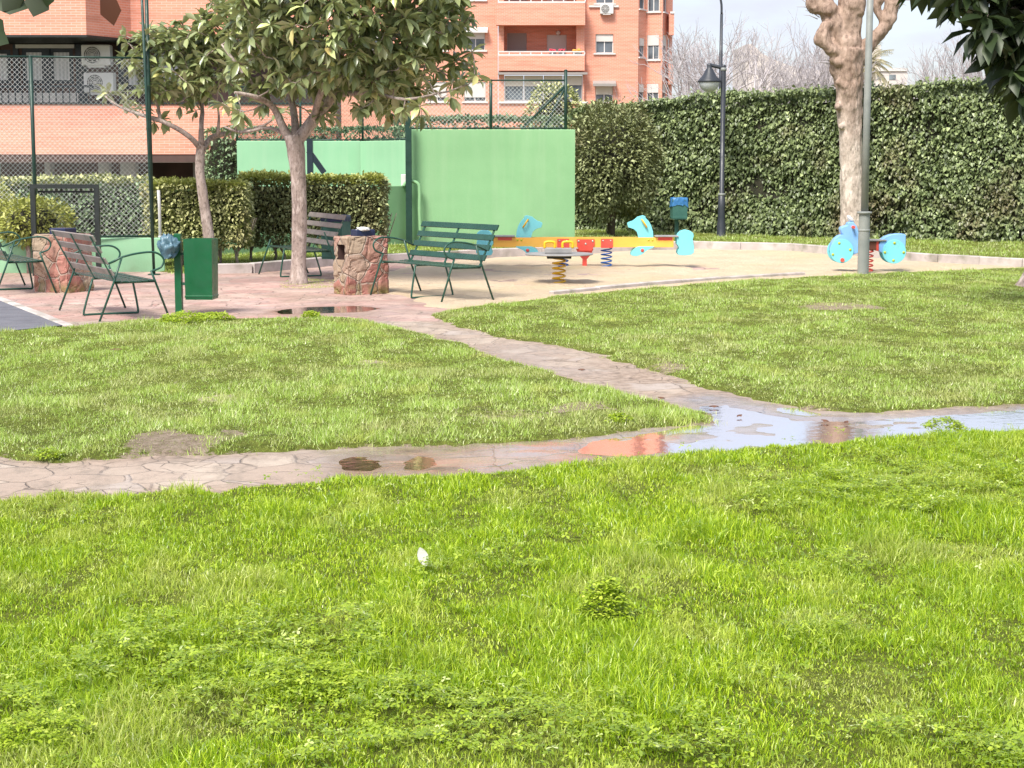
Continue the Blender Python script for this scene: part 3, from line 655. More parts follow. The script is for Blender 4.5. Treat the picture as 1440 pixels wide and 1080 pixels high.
def rosette_crown(tips, dirs, mat, parent, r, nl=(7, 11), L=(.15, .24), W_=.37, droop=.3):
    P = []; D = []; LL = []
    for (p, d) in zip(tips, dirs):
        n = r.integers(*nl); d = np.array(d)/np.linalg.norm(d); sx = np.cross(d, (0, 0, 1.0)); sx = sx/(np.linalg.norm(sx)+1e-9); sy = np.cross(d, sx)
        for k in range(n):
            a = 2.4*k+r.uniform(0, .7); el = r.uniform(.05, 1.1)*(.4+.6*k/n)
            v = (sx*math.cos(a)+sy*math.sin(a))*math.cos(el)+d*math.sin(el); v[2] -= droop*r.uniform(.2, 1.6)
            P.append(np.array(p)-d*r.uniform(0, .07)); D.append(v); LL.append(r.uniform(*L))
    P = np.array(P); D = np.array(D); LL = np.array(LL); n = len(P)
    rnd = np.clip(r.beta(2, 2.6, n), 0, .92); rnd = np.where(r.random(n) < .05, 1.0-.1*r.random(n), rnd)
    return leaf_mesh('crown', P, D, r.normal(0, .5, n), LL, LL*W_*r.uniform(.85, 1.25, n), rnd, mat, parent, 'long', r.uniform(.05, .45), .3)
def crown_points(center, rad, n, r, shell=.45, flat_bottom=None, lump=.35, seed=3):
    pts = []
    while len(pts) < n:
        v = r.normal(size=3); v /= np.linalg.norm(v); k = r.uniform(shell, 1)**.6
        lu = 1-lump*vn(np.array([v[0]*2+5]), np.array([v[2]*2+v[1]*1.3+9]), 1.6, seed, 2)[0]
        p = np.array(center)+v*np.array(rad)*k*lu
        if flat_bottom is not None and p[2] < flat_bottom(p[0]): continue
        pts.append(p)
    return pts
def grow(limbs, pts, mb, r, rtip=.006):
    """limbs: list of (points, radii); twigs join each tip to the nearest limb node"""
    N = []
    for (P, Rr) in limbs:
        mb.tube(P, Rr, 9)
        for i in range(len(P)-1):
            for t in (0, .33, .66): N.append(np.array(P[i])*(1-t)+np.array(P[i+1])*t)
    N = [n_ for n_ in N][3:]; order = sorted(pts, key=lambda p: min(np.linalg.norm(p-n_) for n_ in N)); dirs = []
    out = []
    for p in order:
        A = np.array(N); d = np.linalg.norm(A-p, axis=1); i = int(np.argmin(d)); q = A[i]; L = d[i]
        m1 = q+(p-q)*.4+r.normal(0, .06, 3)*L+np.array([0, 0, -.05*L]); m2 = q+(p-q)*.75+r.normal(0, .05, 3)*L
        w_ = rtip*(1+1.1*min(L, 1.5)); mb.tube([q, m1, m2, p], [w_*1.35, w_*1.1, w_*.9, rtip*.8], 5, False)
        N += [m1, m2]; dd = p-m2; dd = dd/(np.linalg.norm(dd)+1e-9)+np.array([0, 0, .35]); out.append(p); dirs.append(dd)
    return out, dirs
def arc(P, n=4):
    """catmull-rom through points"""
    P = [Vector(p) for p in P]; O = []
    for i in range(len(P)-1):
        a = P[max(i-1, 0)]; b = P[i]; c = P[i+1]; d = P[min(i+2, len(P)-1)]
        for k in range(n):
            t = k/n; O.append(.5*((2*b)+(c-a)*t+(2*a-5*b+4*c-d)*t*t+(3*b-3*c+d-a)*t**3))
    O.append(P[-1]); return O
def rad_l(vals, n=4):
    o = []
    for i in range(len(vals)-1): o += [vals[i]+(vals[i+1]-vals[i])*k/n for k in range(n)]
    return o+[vals[-1]]
def bark_push(o, amp, sc, seed):
    me = o.data; n = len(me.vertices); co = np.empty(n*3, np.float32); me.vertices.foreach_get('co', co); no = np.empty(n*3, np.float32); me.vertices.foreach_get('normal', no)
    co = co.reshape(-1, 3); no = no.reshape(-1, 3)
    f = (vn(co[:, 0]*2+co[:, 2]*.35, co[:, 1]*2+co[:, 2]*.8, sc, seed, 3)-.5)*2*amp
    me.vertices.foreach_set('co', (co+no*f[:, None]).ravel()); me.update()
def loquat(name, label, base, limbs, pts, seed, bark='bark', L=(.15,.24), leaf='loquat_leaf', nl=(7,11)):
    r = np.random.default_rng(seed); t = thing(name, label, 'tree', base); mb = MB(); loc = np.array(base)
    tips, dirs = grow([([np.array(p)-loc for p in P], Rr) for P, Rr in limbs], [p-loc for p in pts], mb, r)
    o = mb.build('trunk', M[bark], t); bark_push(o, .008, 9, seed)
    rosette_crown(tips, dirs, M[leaf], t, r, nl, L)
    return t
rr = np.random.default_rng(5)
# ---- big loquat tree in the paving
YA = 24.9
def A(px, py, dy=0): return np.array(W(px, py, YA+dy))
baseA = (*G(419, 399), 0.0)
limbsA = [
 (arc([A(419,402), A(420,370), A(421,300), A(419,245), A(416,212), A(413,190)], 4), rad_l([.150,.108,.104,.108,.125,.135], 4)),
 (arc([A(414,205), A(432,180), A(452,155), A(478,126), A(505,108,.2), A(560,98,.4), A(610,92,.3)], 3), rad_l([.08,.085,.08,.06,.045,.03,.016], 3)),
 (arc([A(412,202), A(398,180), A(385,152), A(362,137,-.3), A(330,130,-.5)], 3), rad_l([.08,.06,.045,.035,.018], 3)),
 (arc([A(416,200), A(414,165,.2), A(408,130,.4), A(400,80,.5), A(392,20,.5), A(390,-50,.4)], 3), rad_l([.08,.05,.045,.035,.025,.012], 3)),
 (arc([A(440,172), A(455,120,-.4), A(490,60,-.7), A(520,0,-.8), A(530,-60,-.6)], 3), rad_l([.05,.045,.035,.022,.012], 3)),
 (arc([A(470,135), A(520,130,-.5), A(570,140,-.8), A(620,130,-.7)], 3), rad_l([.04,.03,.02,.012], 3)),
 (arc([A(478,128), A(520,80,.3), A(570,40,.5), A(600,0,.5)], 3), rad_l([.04,.032,.022,.012], 3)),
 (arc([A(385,152), A(340,100,.2), A(310,60,.3)], 3), rad_l([.035,.025,.014], 3)),
 (arc([A(412,195), A(380,180,.6), A(340,186,1.0), A(315,178,1.2)], 3), rad_l([.04,.028,.02,.012], 3))]
cA = A(487, -5)
fb = lambda X: A(0, 178)[2]-.62*max(0, 1-abs(X-A(425,0)[0])/.9)*-.0+(.10 if abs(X-A(425,0)[0]) < .75 else 0)
ptsA = crown_points(cA, (2.12, 1.8, 2.05), 900, rr, .5, lambda X: A(0, 168)[2]-.0+(.36 if abs(X-A(440,0)[0]) < .62 else 0)-(.0 if X < A(560,0)[0] else .03), .28, 4)
ptsA += [A(px+rr.uniform(-9,9), py+rr.uniform(-7,7), rr.uniform(-1,1)) for px, py in [(676,100),(660,118),(640,140),(665,90),(648,108),(600,165),(585,150),(560,150),(460,160),(470,166),(520,140),(545,150),(632,120),(655,70),(640,50),(345,160),(330,165),(362,150),(318,140),(305,150),(500,150),(455,150)]]
loquat('loquat_tree', 'large loquat tree with dense dark leafy crown, rising from the paving beside the stone bin', baseA, limbsA, ptsA, 21, L=(.16,.27), nl=(8,12))
# ---- small loquat tree at the left
YB = 28.1
def B(px, py, dy=0): return np.array(W(px, py, YB+dy))
baseB = (*G(297, 378), 0.0)
limbsB = [
 (arc([B(297,381), B(296,355), B(292,320), B(286,280), B(281,240), B(282,212), B(284,204)], 4), rad_l([.125,.095,.088,.08,.075,.075,.08], 4)),
 (arc([B(283,210), B(266,192,-.2), B(236,174,-.3), B(200,162,-.3), B(168,150,-.2), B(148,135,-.1)], 3), rad_l([.05,.042,.036,.028,.02,.01], 3)),
 (arc([B(283,205), B(283,175), B(284,150,.2), B(270,115,.3), B(255,70,.2)], 3), rad_l([.05,.04,.035,.025,.014], 3)),
 (arc([B(285,212), B(294,196,.2), B(312,189,.3), B(345,184,.3), B(372,176,.2), B(392,160,.1)], 3), rad_l([.05,.042,.038,.03,.022,.012], 3)),
 (arc([B(306,190,.2), B(308,165,.1), B(305,140), B(310,110)], 3), rad_l([.03,.022,.016,.01], 3)),
 (arc([B(225,170,-.3), B(220,140,-.2), B(205,110), B(195,80)], 3), rad_l([.03,.022,.016,.01], 3))]
ptsB = crown_points(B(243, 92), (.96, .85, .85), 150, rr, .3, None, .3, 8)+crown_points(B(310, 60), (.6, .8, .95), 90, rr, .2, None, .3, 9)
ptsB += [B(px, py, rr.uniform(-.3,.3)) for px, py in [(146,132),(152,128),(170,50),(178,60),(225,165),(232,172),(218,172),(200,150),(180,140),(215,128),(172,128),(268,140),(255,150),(335,170),(330,178),(402,152),(395,158),(184,150)]]
loquat('loquat_tree', 'slim small loquat tree with a leaning trunk and open crown, left of the large one', baseB, limbsB, ptsB, 22, L=(.15,.25), nl=(6,10))
# ---- right loquat, trunk just outside the frame, crown hanging in at top right
YC = 20.0
def Cc(px, py, dy=0): return np.array(W(px, py, YC+dy))
gC = G(1462, 404); baseC = (*gC, 0.0)
top = Vector((gC[0]+.1, gC[1]-.6, 1.9))
limbsC = [
 (arc([Vector((gC[0], gC[1], -.05)), Vector((gC[0]+.03, gC[1], .25)), Vector((gC[0]+.1, gC[1]-.1, 1.0)), top], 4), rad_l([.38,.22,.13,.13], 4)),
 (arc([top, Cc(1500,60), Cc(1450,-30), Cc(1400,-60)], 4), rad_l([.1,.07,.05,.02], 4)),
 (arc([top, Cc(1520,90,.5), Cc(1470,40), Cc(1420,10), Cc(1370,-10)], 4), rad_l([.08,.05,.035,.02,.01], 4)),
 (arc([top, Cc(1560,60), Cc(1600,-40), Cc(1640,-120)], 4), rad_l([.08,.06,.04,.02], 4))]
ptsC = crown_points(Cc(1530,-70), (1.35, 1.3, 1.2), 150, rr, .3, None, .2, 14)
ptsC = [p for p in ptsC if not (p[0] < Cc(1395,0)[0] and p[2] < Cc(0,5)[2])]
ptsC += [Cc(px, py, rr.uniform(-.4,.4)) for px, py in [(1345,4),(1365,8),(1390,20),(1350,-10),(1325,-18),(1300,-25),(1380,40),(1400,30),(1420,40),(1410,60),(1395,52),(1425,66),(1440,70),(1432,50),(1440,95),(1448,110),(1436,84),(1425,20),(1440,30),(1455,125),(1405,12),(1375,-15),(1400,-20),(1415,78),(1385,60),(1372,45),(1400,85),(1425,100),(1430,118),(1442,60),(1412,30),(1428,8),(1438,135),(1390,5),(1360,0)]]
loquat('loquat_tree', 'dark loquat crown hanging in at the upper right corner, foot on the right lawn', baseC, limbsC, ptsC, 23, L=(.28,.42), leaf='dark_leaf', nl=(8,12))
# ---- tree left of the frame whose lowest leaves hang in at the top left corner
YD = 9.0
def Dd(px, py, dy=0): return np.array(W(px, py, YD+dy))
baseD = (-5.6, 10.2, 0)
limbsD = [(arc([(-5.6,10.2,-.05), (-5.62,10.2,.8), (-5.65,10.1,1.9), (-5.6,10.0,2.9)], 4), rad_l([.2,.14,.13,.11], 4)),
 (arc([(-5.63,10.1,2.3), (-4.6,9.8,2.75), Dd(-150,-40), Dd(-60,-60), Dd(20,-50), Dd(100,-40), Dd(170,-40)], 4), rad_l([.08,.06,.05,.04,.025,.016,.008], 4)),
 (arc([(-5.6,10.0,2.8), (-5.9,9.8,3.5), (-6.2,9.6,4.3)], 4), rad_l([.09,.06,.03], 4))]
tD = thing('overhanging_tree', 'tree outside the left edge whose dark lowest leaves hang into the upper left corner', 'tree', baseD); mb = MB(); r = np.random.default_rng(24)
ptsD = [np.array(p) for p in crown_points((-6.3,9.6,4.4), (.95,.9,.75), 45, r, .3, None, .2, 5) if p[2] > Dd(0,-60)[2] or p[0] < Dd(-90,0)[0]]
tips, dirs = grow([([np.array(p)-np.array(baseD) for p in P], Rr) for P, Rr in limbsD], [p-np.array(baseD) for p in ptsD], mb, r)
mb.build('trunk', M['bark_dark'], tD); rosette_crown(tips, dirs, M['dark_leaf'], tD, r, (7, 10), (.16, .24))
def hang(L):   # single leaves: attachment px, tip px, width share
    P = []; D = []; LL = []; WW = []
    for (a, b, w_) in L:
        p = Dd(*a); q = Dd(*b); P.append(p-np.array(baseD)); D.append(q-p); LL.append(np.linalg.norm(q-p)); WW.append(np.linalg.norm(q-p)*w_)
    return np.array(P), np.array(D), np.array(LL), np.array(WW)
P, D, LL, WW = hang([((60,-22),(47,24),.75), ((-30,-6),(42,8),.5), ((35,-24),(4,16),.6), ((70,-20),(66,10),.6), ((20,-20),(74,0),.4), ((-22,44),(12,60),.7), ((-20,20),(6,44),.6), ((100,-30),(86,-6),.5)])
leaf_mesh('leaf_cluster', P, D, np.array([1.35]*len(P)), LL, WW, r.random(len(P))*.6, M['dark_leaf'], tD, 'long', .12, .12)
P, D, LL, WW = hang([((148,-18),(160,36),.55)])
o = leaf_mesh('withered_leaf', P, D, np.array([1.4]), LL, WW, np.array([.5]), M['rust_leaf'], tD, 'long', .08, .12); o['label'] = 'rusty brown hanging leaf'
mb = MB(); q0 = Dd(-25,-30)-np.array(baseD); mb.tube([q0, Dd(-20,20)-np.array(baseD), Dd(-22,44)-np.array(baseD)], [.01,.007,.005], 5); mb.build('twig', M['bark_dark'], tD)
for a_, b_ in (((60,-22),(62,-50)), ((148,-18),(146,-42))): mb = MB(); mb.tube([Dd(*a_)-np.array(baseD), Dd(*b_)-np.array(baseD)], .005, 5); mb.build('twig', M['bark_dark'], tD)
# ---- big pollarded plane tree before the ivy hedge
YE = 38.2
def E(px, py, dy=0): return Vector(W(px, py, YE+dy))
tE = thing('pollarded_tree', 'stout bare pollarded tree with pale peeling bark and knobby stumps, before the ivy hedge', 'tree', (*G(1198, 336), 0)); o0 = Vector(tE.location); mb = MB()
def TE(P, Rr, n=18, k=6): mb.tube([p-o0 for p in arc(P, k)], rad_l(Rr, k), n)
TE([E(1199,341), E(1198,330), E(1198,290), E(1197,230), E(1196,180), E(1194,140), E(1192,100), E(1192,70)], [.33,.27,.245,.24,.245,.27,.33,.36])
TE([E(1190,100), E(1180,60), E(1172,30), E(1160,8), E(1150,-20)], [.24,.24,.22,.20,.15])
TE([E(1192,90), E(1194,50), E(1196,20), E(1198,-15), E(1202,-60)], [.27,.24,.25,.27,.2])
TE([E(1204,85), E(1222,62), E(1240,42), E(1252,18), E(1256,-10), E(1254,-40)], [.2,.16,.15,.14,.15,.1])
TE([E(1176,72,-.15), E(1163,66,-.2), E(1158,48,-.2), E(1166,30,-.15)], [.14,.15,.15,.1])
TE([E(1240,30), E(1234,12), E(1232,-12)], [.09,.08,.09])
TE([E(1252,8), E(1262,4), E(1272,-12)], [.09,.08,.05])
for (px, py, dy, rd) in [(1156,56,-.15,.16),(1148,6,0,.2),(1165,14,-.1,.2),(1182,88,-.2,.14),(1172,84,-.15,.09),(1203,5,-.1,.24),(1258,5,-.05,.13),(1188,120,-.22,.10),(1178,150,-.18,.07),(1246,26,-.08,.1),(1235,0,0,.11),(1183,178,-.2,.06),(1190,60,-.2,.17),(1179,116,-.2,.08)]: mb.sphere(E(px, py, dy)-o0, rd, 14, (1, .9, random.uniform(.9, 1.35)))
o = mb.build('trunk', M['bark_pale'], tE)
md = o.modifiers.new('fuse', 'REMESH'); md.mode = 'VOXEL'; md.voxel_size = .028; md.use_smooth_shade = True
dg = bpy.context.evaluated_depsgraph_get(); me2 = bpy.data.meshes.new_from_object(o.evaluated_get(dg)); o.modifiers.clear(); o.data = me2; me2.name = 'trunk'
n = len(me2.vertices); co = np.empty(n*3, np.float32); no = np.empty(n*3, np.float32)
from mathutils import noise as mn
me2.vertices.foreach_get('co', co); me2.vertices.foreach_get('normal', no); co = co.reshape(-1, 3); no = no.reshape(-1, 3)
dsp = np.array([mn.fractal(Vector((c[0]*3.0, c[1]*3.0, c[2]*2.0)), 1.0, 2.0, 3)*.052*(.2+.8*min(1, max(0, (c[2]-2.1)/1.0)))+mn.fractal(Vector((c[0]*11, c[1]*11, c[2]*4)), .9, 2.1, 3)*.018 for c in co])
me2.vertices.foreach_set('co', (co+no*dsp[:, None]).ravel()); me2.update()
if not me2.materials: me2.materials.append(M['bark_pale'])
me2.polygons.foreach_set('use_smooth', np.ones(len(me2.polygons), bool))
mb = MB(); r = np.random.default_rng(9)
for (px, py) in [(1148,2),(1143,8),(1152,24),(1158,-4),(1268,0),(1262,10),(1236,-6),(1190,-20),(1180,92),(1172,88),(1148,14),(1182,126)]:
    for k in range(3):
        p = E(px+r.uniform(-3,3), py+r.uniform(-3,3)); d = Vector((r.normal(0,.5)+(px-1200)/70, r.normal(0,.3), r.uniform(-.1,.6))).normalized()*r.uniform(.12,.45)
        mb = MB(); mb.tube([p-o0, p-o0+d*.6+Vector((0,0,.03)), p-o0+d], [.012,.008,.004], 4, False); mb.build('shoot', M['twig'], tE)
# ------------------------------------------------------------ clipped hedges
def hedge_leaves(nf, faces, size, r, spread=.06):
    """faces: list of (origin, u, v, normal, count)"""
    P = []; D = []
    for (o_, u, v, nn, cnt) in faces:
        a = r.random(cnt); b = r.random(cnt); o_ = np.array(o_); u = np.array(u); v = np.array(v); nn = np.array(nn)
        p = o_+a[:, None]*u+b[:, None]*v
        bump_ = (vn(p[:, 0]*1.3+p[:, 1]*.9, p[:, 2]*1.4+p[:, 1]*.5, 1.7, nf)-.55)*spread*2.6
        p = p+nn*(bump_+r.normal(0, spread*.42, cnt))[:, None]
        d = nn*.55+np.array([0, 0, -.25])+r.normal(0, .55, (cnt, 3)); P.append(p); D.append(d)
    return np.concatenate(P), np.concatenate(D)
def box_hedge(name, label, cx, cy, rz, L, T, z0, z1, nleaf, mat, mat_top, size, stems, seed, cat='hedge', side_gap=True, sparse=.5):
    r = np.random.default_rng(seed); t = thing(name, label, cat, (cx, cy, 0), rz); H = z1-z0
    fs = []; tot = L*H*2+T*H*2+L*T
    for (o_, u, v, n_, ar) in [((-L/2,-T/2,z0),(L,0,0),(0,0,H),(0,-1,0),L*H*1.4), ((-L/2,T/2,z0),(L,0,0),(0,0,H),(0,1,0),L*H*.6), ((-L/2,-T/2,z0),(0,T,0),(0,0,H),(-1,0,0),T*H), ((L/2,-T/2,z0),(0,T,0),(0,0,H),(1,0,0),T*H), ((-L/2,-T/2,z0),(L,0,0),(0,T,0),(0,0,-1),L*T*.4)]:
        fs.append((o_, u, v, n_, int(nleaf*ar/tot)))
    P, D = hedge_leaves(seed, fs, size, r); n = len(P)
    k = (P[:, 2] > z0+.30*H*sparse*vn(P[:, 0], P[:, 1], 2.5, seed+5)) ; P, D = P[k], D[k]; n = len(P)
    LL = size*r.uniform(.6, 1.3, n)
    leaf_mesh('foliage', P, D, r.uniform(-.8, .8, n), LL, LL*.55, r.beta(2, 2, n), mat, t, 'short', .1, .3)
    nt_ = int(nleaf*.55*L*T/tot*1.8)+200
    P, D = hedge_leaves(seed+1, [((-L/2,-T/2,z1),(L,0,0),(0,T,0),(0,0,1),nt_), ((-L/2,-T/2,z1-.12),(L,0,0),(0,0,.14),(0,-1,0),nt_//3)], size, r)
    D[:, 2] = np.abs(D[:, 2]); n = len(P); LL = size*r.uniform(.6, 1.3, n); leaf_mesh('young_growth', P, D, r.uniform(-.8, .8, n), LL, LL*.5, r.beta(2, 2, n), mat_top, t, 'short', .1, .3)
    mb = MB()
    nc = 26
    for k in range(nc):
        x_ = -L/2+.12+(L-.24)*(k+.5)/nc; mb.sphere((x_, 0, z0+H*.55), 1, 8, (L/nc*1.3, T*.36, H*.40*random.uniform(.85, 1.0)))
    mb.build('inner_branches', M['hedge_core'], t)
    mb = MB()
    for k in range(stems):
        x_ = -L/2+L*(k+.5)/stems+r.uniform(-.08, .08); y_ = r.uniform(-T*.15, T*.15)
        mb.tube([(x_, y_, -.04), (x_+r.uniform(-.04,.04), y_, z0*.5), (x_+r.uniform(-.08,.08), y_, z0+.1)], [.03,.022,.02], 6)
        for q in range(5):
            a = r.uniform(-.35, .35); mb.tube([(x_, y_, z0*.55+r.uniform(0,.2)), (x_+a*.6, y_-T*.2*r.random(), z0+.2), (x_+a, y_-T*.4*r.random(), z0+H*.5)], [.014,.01,.006], 5, False)
    if stems: mb.build('stem', M['bark'], t)
    return t
# hedge behind the small tree and the darker one behind the bench
def hx(px0, px1, Y): return (px0-720)/FPX*Y, (px1-720)/FPX*Y
x0, x1 = hx(214, 348, 28.9)
box_hedge('clipped_hedge', 'yellowish clipped hedge on bare stems behind the small loquat tree', (x0+x1)/2, 28.9, R(2), x1-x0, .75, .24, W(0,258,28.9).z, 10500, M['hedge_leaf'], M['hedge_top'], .075, 5, 41)
x0, x1 = hx(343, 540, 30.2)
box_hedge('clipped_hedge', 'dark green clipped hedge with yellow top behind the bench and the tree trunk', (x0+x1)/2, 30.2, R(3), x1-x0, .8, .22, W(0,250,30.2).z, 14500, M['bush_leaf'], M['hedge_top'], .075, 8, 42)
x0, x1 = hx(-80, 214, 30.6)
box_hedge('clipped_hedge', 'bluish green hedge standing behind the chain link fence on the left', (x0+x1)/2, 30.6, 0, x1-x0, .9, .1, W(0,254,30.6).z, 11500, M['hedge_dark'], M['hedge_leaf'], .085, 0, 43)
x0, x1 = hx(298, 585, 44.8)
box_hedge('clipped_hedge', 'grey green hedge topping the mint green back wall behind the tree trunks', (x0+x1)/2, 44.8, 0, x1-x0, .9, .2, W(0,182,44.8).z, 9000, M['hedge_dark'], M['hedge_dark'], .10, 0, 46)
x0, x1 = hx(560, 830, 48.5)
box_hedge('clipped_hedge', 'long grey green hedge showing over the top of the tall green panel', (x0+x1)/2, 48.5, R(-1.5), x1-x0, 1.4, .2, W(0,168,48.5).z, 9000, M['hedge_dark'], M['hedge_dark'], .12, 0, 44)
def bush(name, label, c, rad, n, mat, size, seed, trunk=None, cat='bush', top=None, tr=.09):
    r = np.random.default_rng(seed); t = thing(name, label, cat, (c[0], c[1], 0)); v = r.normal(size=(n, 3)); v /= np.linalg.norm(v, axis=1, keepdims=True)
    lu = .74+.5*(vn(v[:, 0]*1.6+5, v[:, 2]*1.6+v[:, 1]+9, 1.5, seed)-.3)+r.normal(0, .05, n); lu = np.where(r.random(n) < .25, lu*r.uniform(.5, 1, n), lu)
    P = v*np.array(rad)*lu[:, None]+np.array([0, 0, c[2]]); ok = P[:, 2] > .02; P, v = P[ok], v[ok]; n = len(P)
    LL = size*r.uniform(.6, 1.3, n); leaf_mesh('crown' if cat == 'tree' else 'foliage', P, v*.7+r.normal(0, .5, (n, 3)), r.uniform(-1, 1, n), LL, LL*.5, r.beta(2, 2, n), mat, t, 'short', .15, .3)
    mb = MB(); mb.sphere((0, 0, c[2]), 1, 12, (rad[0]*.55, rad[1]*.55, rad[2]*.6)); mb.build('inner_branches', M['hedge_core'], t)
    mb = MB()
    for k in range(5 if not trunk else 1):
        x_ = r.uniform(-.15, .15)*(0 if trunk else 1); mb.tube([(x_, 0, -.04), (x_*1.3+.03, 0, c[2]*.4), (x_*2, 0, c[2])], [tr if trunk else .03, tr*.8 if trunk else .025, tr*.7 if trunk else .015], 9)
    if trunk:
        for k in range(7):
            a = r.uniform(0, 6.28); mb.tube([(0, 0, c[2]*.5+r.uniform(-.1,.3)), (math.cos(a)*rad[0]*.3, math.sin(a)*rad[1]*.3, c[2]*.8), (math.cos(a)*rad[0]*.7, math.sin(a)*rad[1]*.7, c[2]+r.uniform(-.2,.6))], [.045,.03,.012], 6)
    mb.build('trunk' if cat == 'tree' else 'stem', M['bark_dark'] if trunk else M['bark'], t); return t
bush('round_bush', 'round yellow green clipped bush beyond the left stone litter bin', (*W(36,0,27.2).xy, W(36,312,27.2).z), (.66,.5,.42), 3000, M['hedge_top'], .075, 51)
bush('round_bush', 'pale yellow bush cut by the left edge, behind the round one', (*W(-18,0,28.6).xy, W(-18,300,28.6).z), (.45,.4,.5), 1500, M['hedge_top'], .075, 52)
bush('bushy_tree', 'small bushy evergreen tree with dark trunk, right of the green wall', (*W(861,0,39.6).xy, 1.66), (1.25,1.0,1.36), 13000, M['bush_leaf'], .10, 53, (1,), 'tree', None, .10)
bush('conical_shrub', 'loose pale green shrub behind the court fence, before the lowest windows', (*W(782,0,52).xy, W(0,160,52).z), (.95,.8,1.0), 2600, M['hedge_leaf'], .11, 54)
# small extra growth in the bottom of the bushy tree's crown reaches the wall
# ---- ivy hedge: one wall of leaves from the green wall to beyond the right edge
tI = thing('ivy_hedge', 'tall wide hedge wall covered in dark ivy leaves along the back of the play area', 'hedge', (5.0, 39.5, 0))
oI = np.array((5.0, 39.5, 0)); r = np.random.default_rng(61)
hp = [(W(800,0,43.2).xy), (W(1000,0,40.8).xy), (W(1230,0,38.6).xy), (W(1440,0,37.0).xy), Vector((15.5, 35.0))]
ht = [W(0,156,43.2).z, W(0,136,40.8).z, W(0,125,38.6).z, W(0,116,37.0).z, 3.4]
P = []; D = []; mbc = MB()
for i in range(len(hp)-1):
    a, b = hp[i], hp[i+1]; L = (b-a).length; d = (b-a).normalized(); nn = Vector((d.y, -d.x)) if d.x > 0 else Vector((-d.y, d.x)); cnt = int(L*3.2*1000)
    u = r.random(cnt); v = r.random(cnt); hh = (ht[i]*(1-u)+ht[i+1]*u)*v*1.02
    X = a.x+(b.x-a.x)*u; Y = a.y+(b.y-a.y)*u
    off = (vn(X+Y*.3, hh, .8, 62)-.5)*.46+(vn(X+Y*.3, hh, 4, 63)-.5)*.18+r.normal(0, .035, cnt)-.05*sm((hh-ht[i]+.25)/.3)
    keep_ = r.random(cnt) > .6*sm((vn(X, hh, 1.6, 64)-.66)/.06)
    p = np.stack([X+nn.x*off, Y+nn.y*off, hh], 1); dd = np.stack([nn.x*.45+r.normal(0,.45,cnt), nn.y*.45+r.normal(0,.2,cnt), -.75+r.normal(0,.4,cnt)], 1)
    P.append(p[keep_]); D.append(dd[keep_])
    cnt = int(L*1.2*800); u = r.random(cnt); v = r.random(cnt); X = a.x+(b.x-a.x)*u; Y = a.y+(b.y-a.y)*u; zt = ht[i]*(1-u)+ht[i+1]*u
    hz = zt+(vn(X, v*3, 1.6, 65)-.5)*.34+np.where(r.random(cnt) < .04, r.uniform(.03,.16,cnt), 0)+r.normal(0,.04,cnt)-.12*v
    P.append(np.stack([X-nn.x*(v*1.0-.10), Y-nn.y*(v*1.0-.10), hz], 1)); D.append(np.stack([nn.x*.45+r.normal(0,.5,cnt), nn.y*.45+r.normal(0,.3,cnt), -.55+r.normal(0,.5,cnt)], 1))
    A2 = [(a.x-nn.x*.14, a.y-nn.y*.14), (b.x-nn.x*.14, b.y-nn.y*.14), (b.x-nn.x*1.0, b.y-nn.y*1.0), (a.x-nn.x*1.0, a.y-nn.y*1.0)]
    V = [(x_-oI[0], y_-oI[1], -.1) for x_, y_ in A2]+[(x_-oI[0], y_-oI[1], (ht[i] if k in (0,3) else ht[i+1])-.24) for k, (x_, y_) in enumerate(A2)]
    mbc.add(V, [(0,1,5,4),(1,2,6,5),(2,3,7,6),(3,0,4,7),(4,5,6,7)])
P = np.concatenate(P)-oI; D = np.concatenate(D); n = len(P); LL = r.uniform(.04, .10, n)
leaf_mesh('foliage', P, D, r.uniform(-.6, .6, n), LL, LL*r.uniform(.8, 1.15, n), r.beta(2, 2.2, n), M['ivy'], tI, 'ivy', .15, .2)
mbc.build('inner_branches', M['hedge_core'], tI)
# ------------------------------------------------------------ green court walls
def wall_slab(name, label, p0, p1, h, th, mat, cat='wall', z0=-.05, cap=False):
    a = Vector((*p0, 0)); b = Vector((*p1, 0)); L = (b-a).length; ang = math.atan2(b.y-a.y, b.x-a.x); mb = MB()
    mb.box((L/2, th/2, (h+z0)/2), (L, th, h-z0), None, .012)
    o = mb.build(name, mat); o.location = a; o.rotation_euler = (0, 0, ang); return tag(o, label, cat)
YW = 36.0; xl, xr = W(577,0,YW).x, W(810,0,YW).x; hw = W(0,182,YW).z
wall_slab('court_wall', 'tall plain light green painted wall panel behind the bench and the left end of the seesaw', (xl, YW), (xr, YW+.15), hw, .3, M['green_wall'])
wall_slab('low_court_wall', 'low light green wall running behind the hedges up to the tall panel', (-6.05, 30.95), (xl-.004, YW+.02), 1.20, .22, M['green_wall'])
wall_slab('fence_plinth', 'knee high light green wall carrying the chain link fence', (-9.6, 27.0), (W(222,0,27.6).x, 27.6), .52, .2, M['green_wall_far'])
wall_slab('back_court_wall', 'mint green back wall of the court, seen between tree trunk and hedge top', (W(329,0,43.6).x, 43.6), (W(505,0,44.0).x, 44.0), W(0,198,43.6).z, .3, M['green_wall_far'])
wall_slab('side_court_wall', 'slightly darker mint green side wall between the back wall corner and the tall panel', (W(505,0,44.0).x+.002, 43.9), (W(600,0,41).x, 41), W(0,198,43).z, .3, M['green_wall_far'])
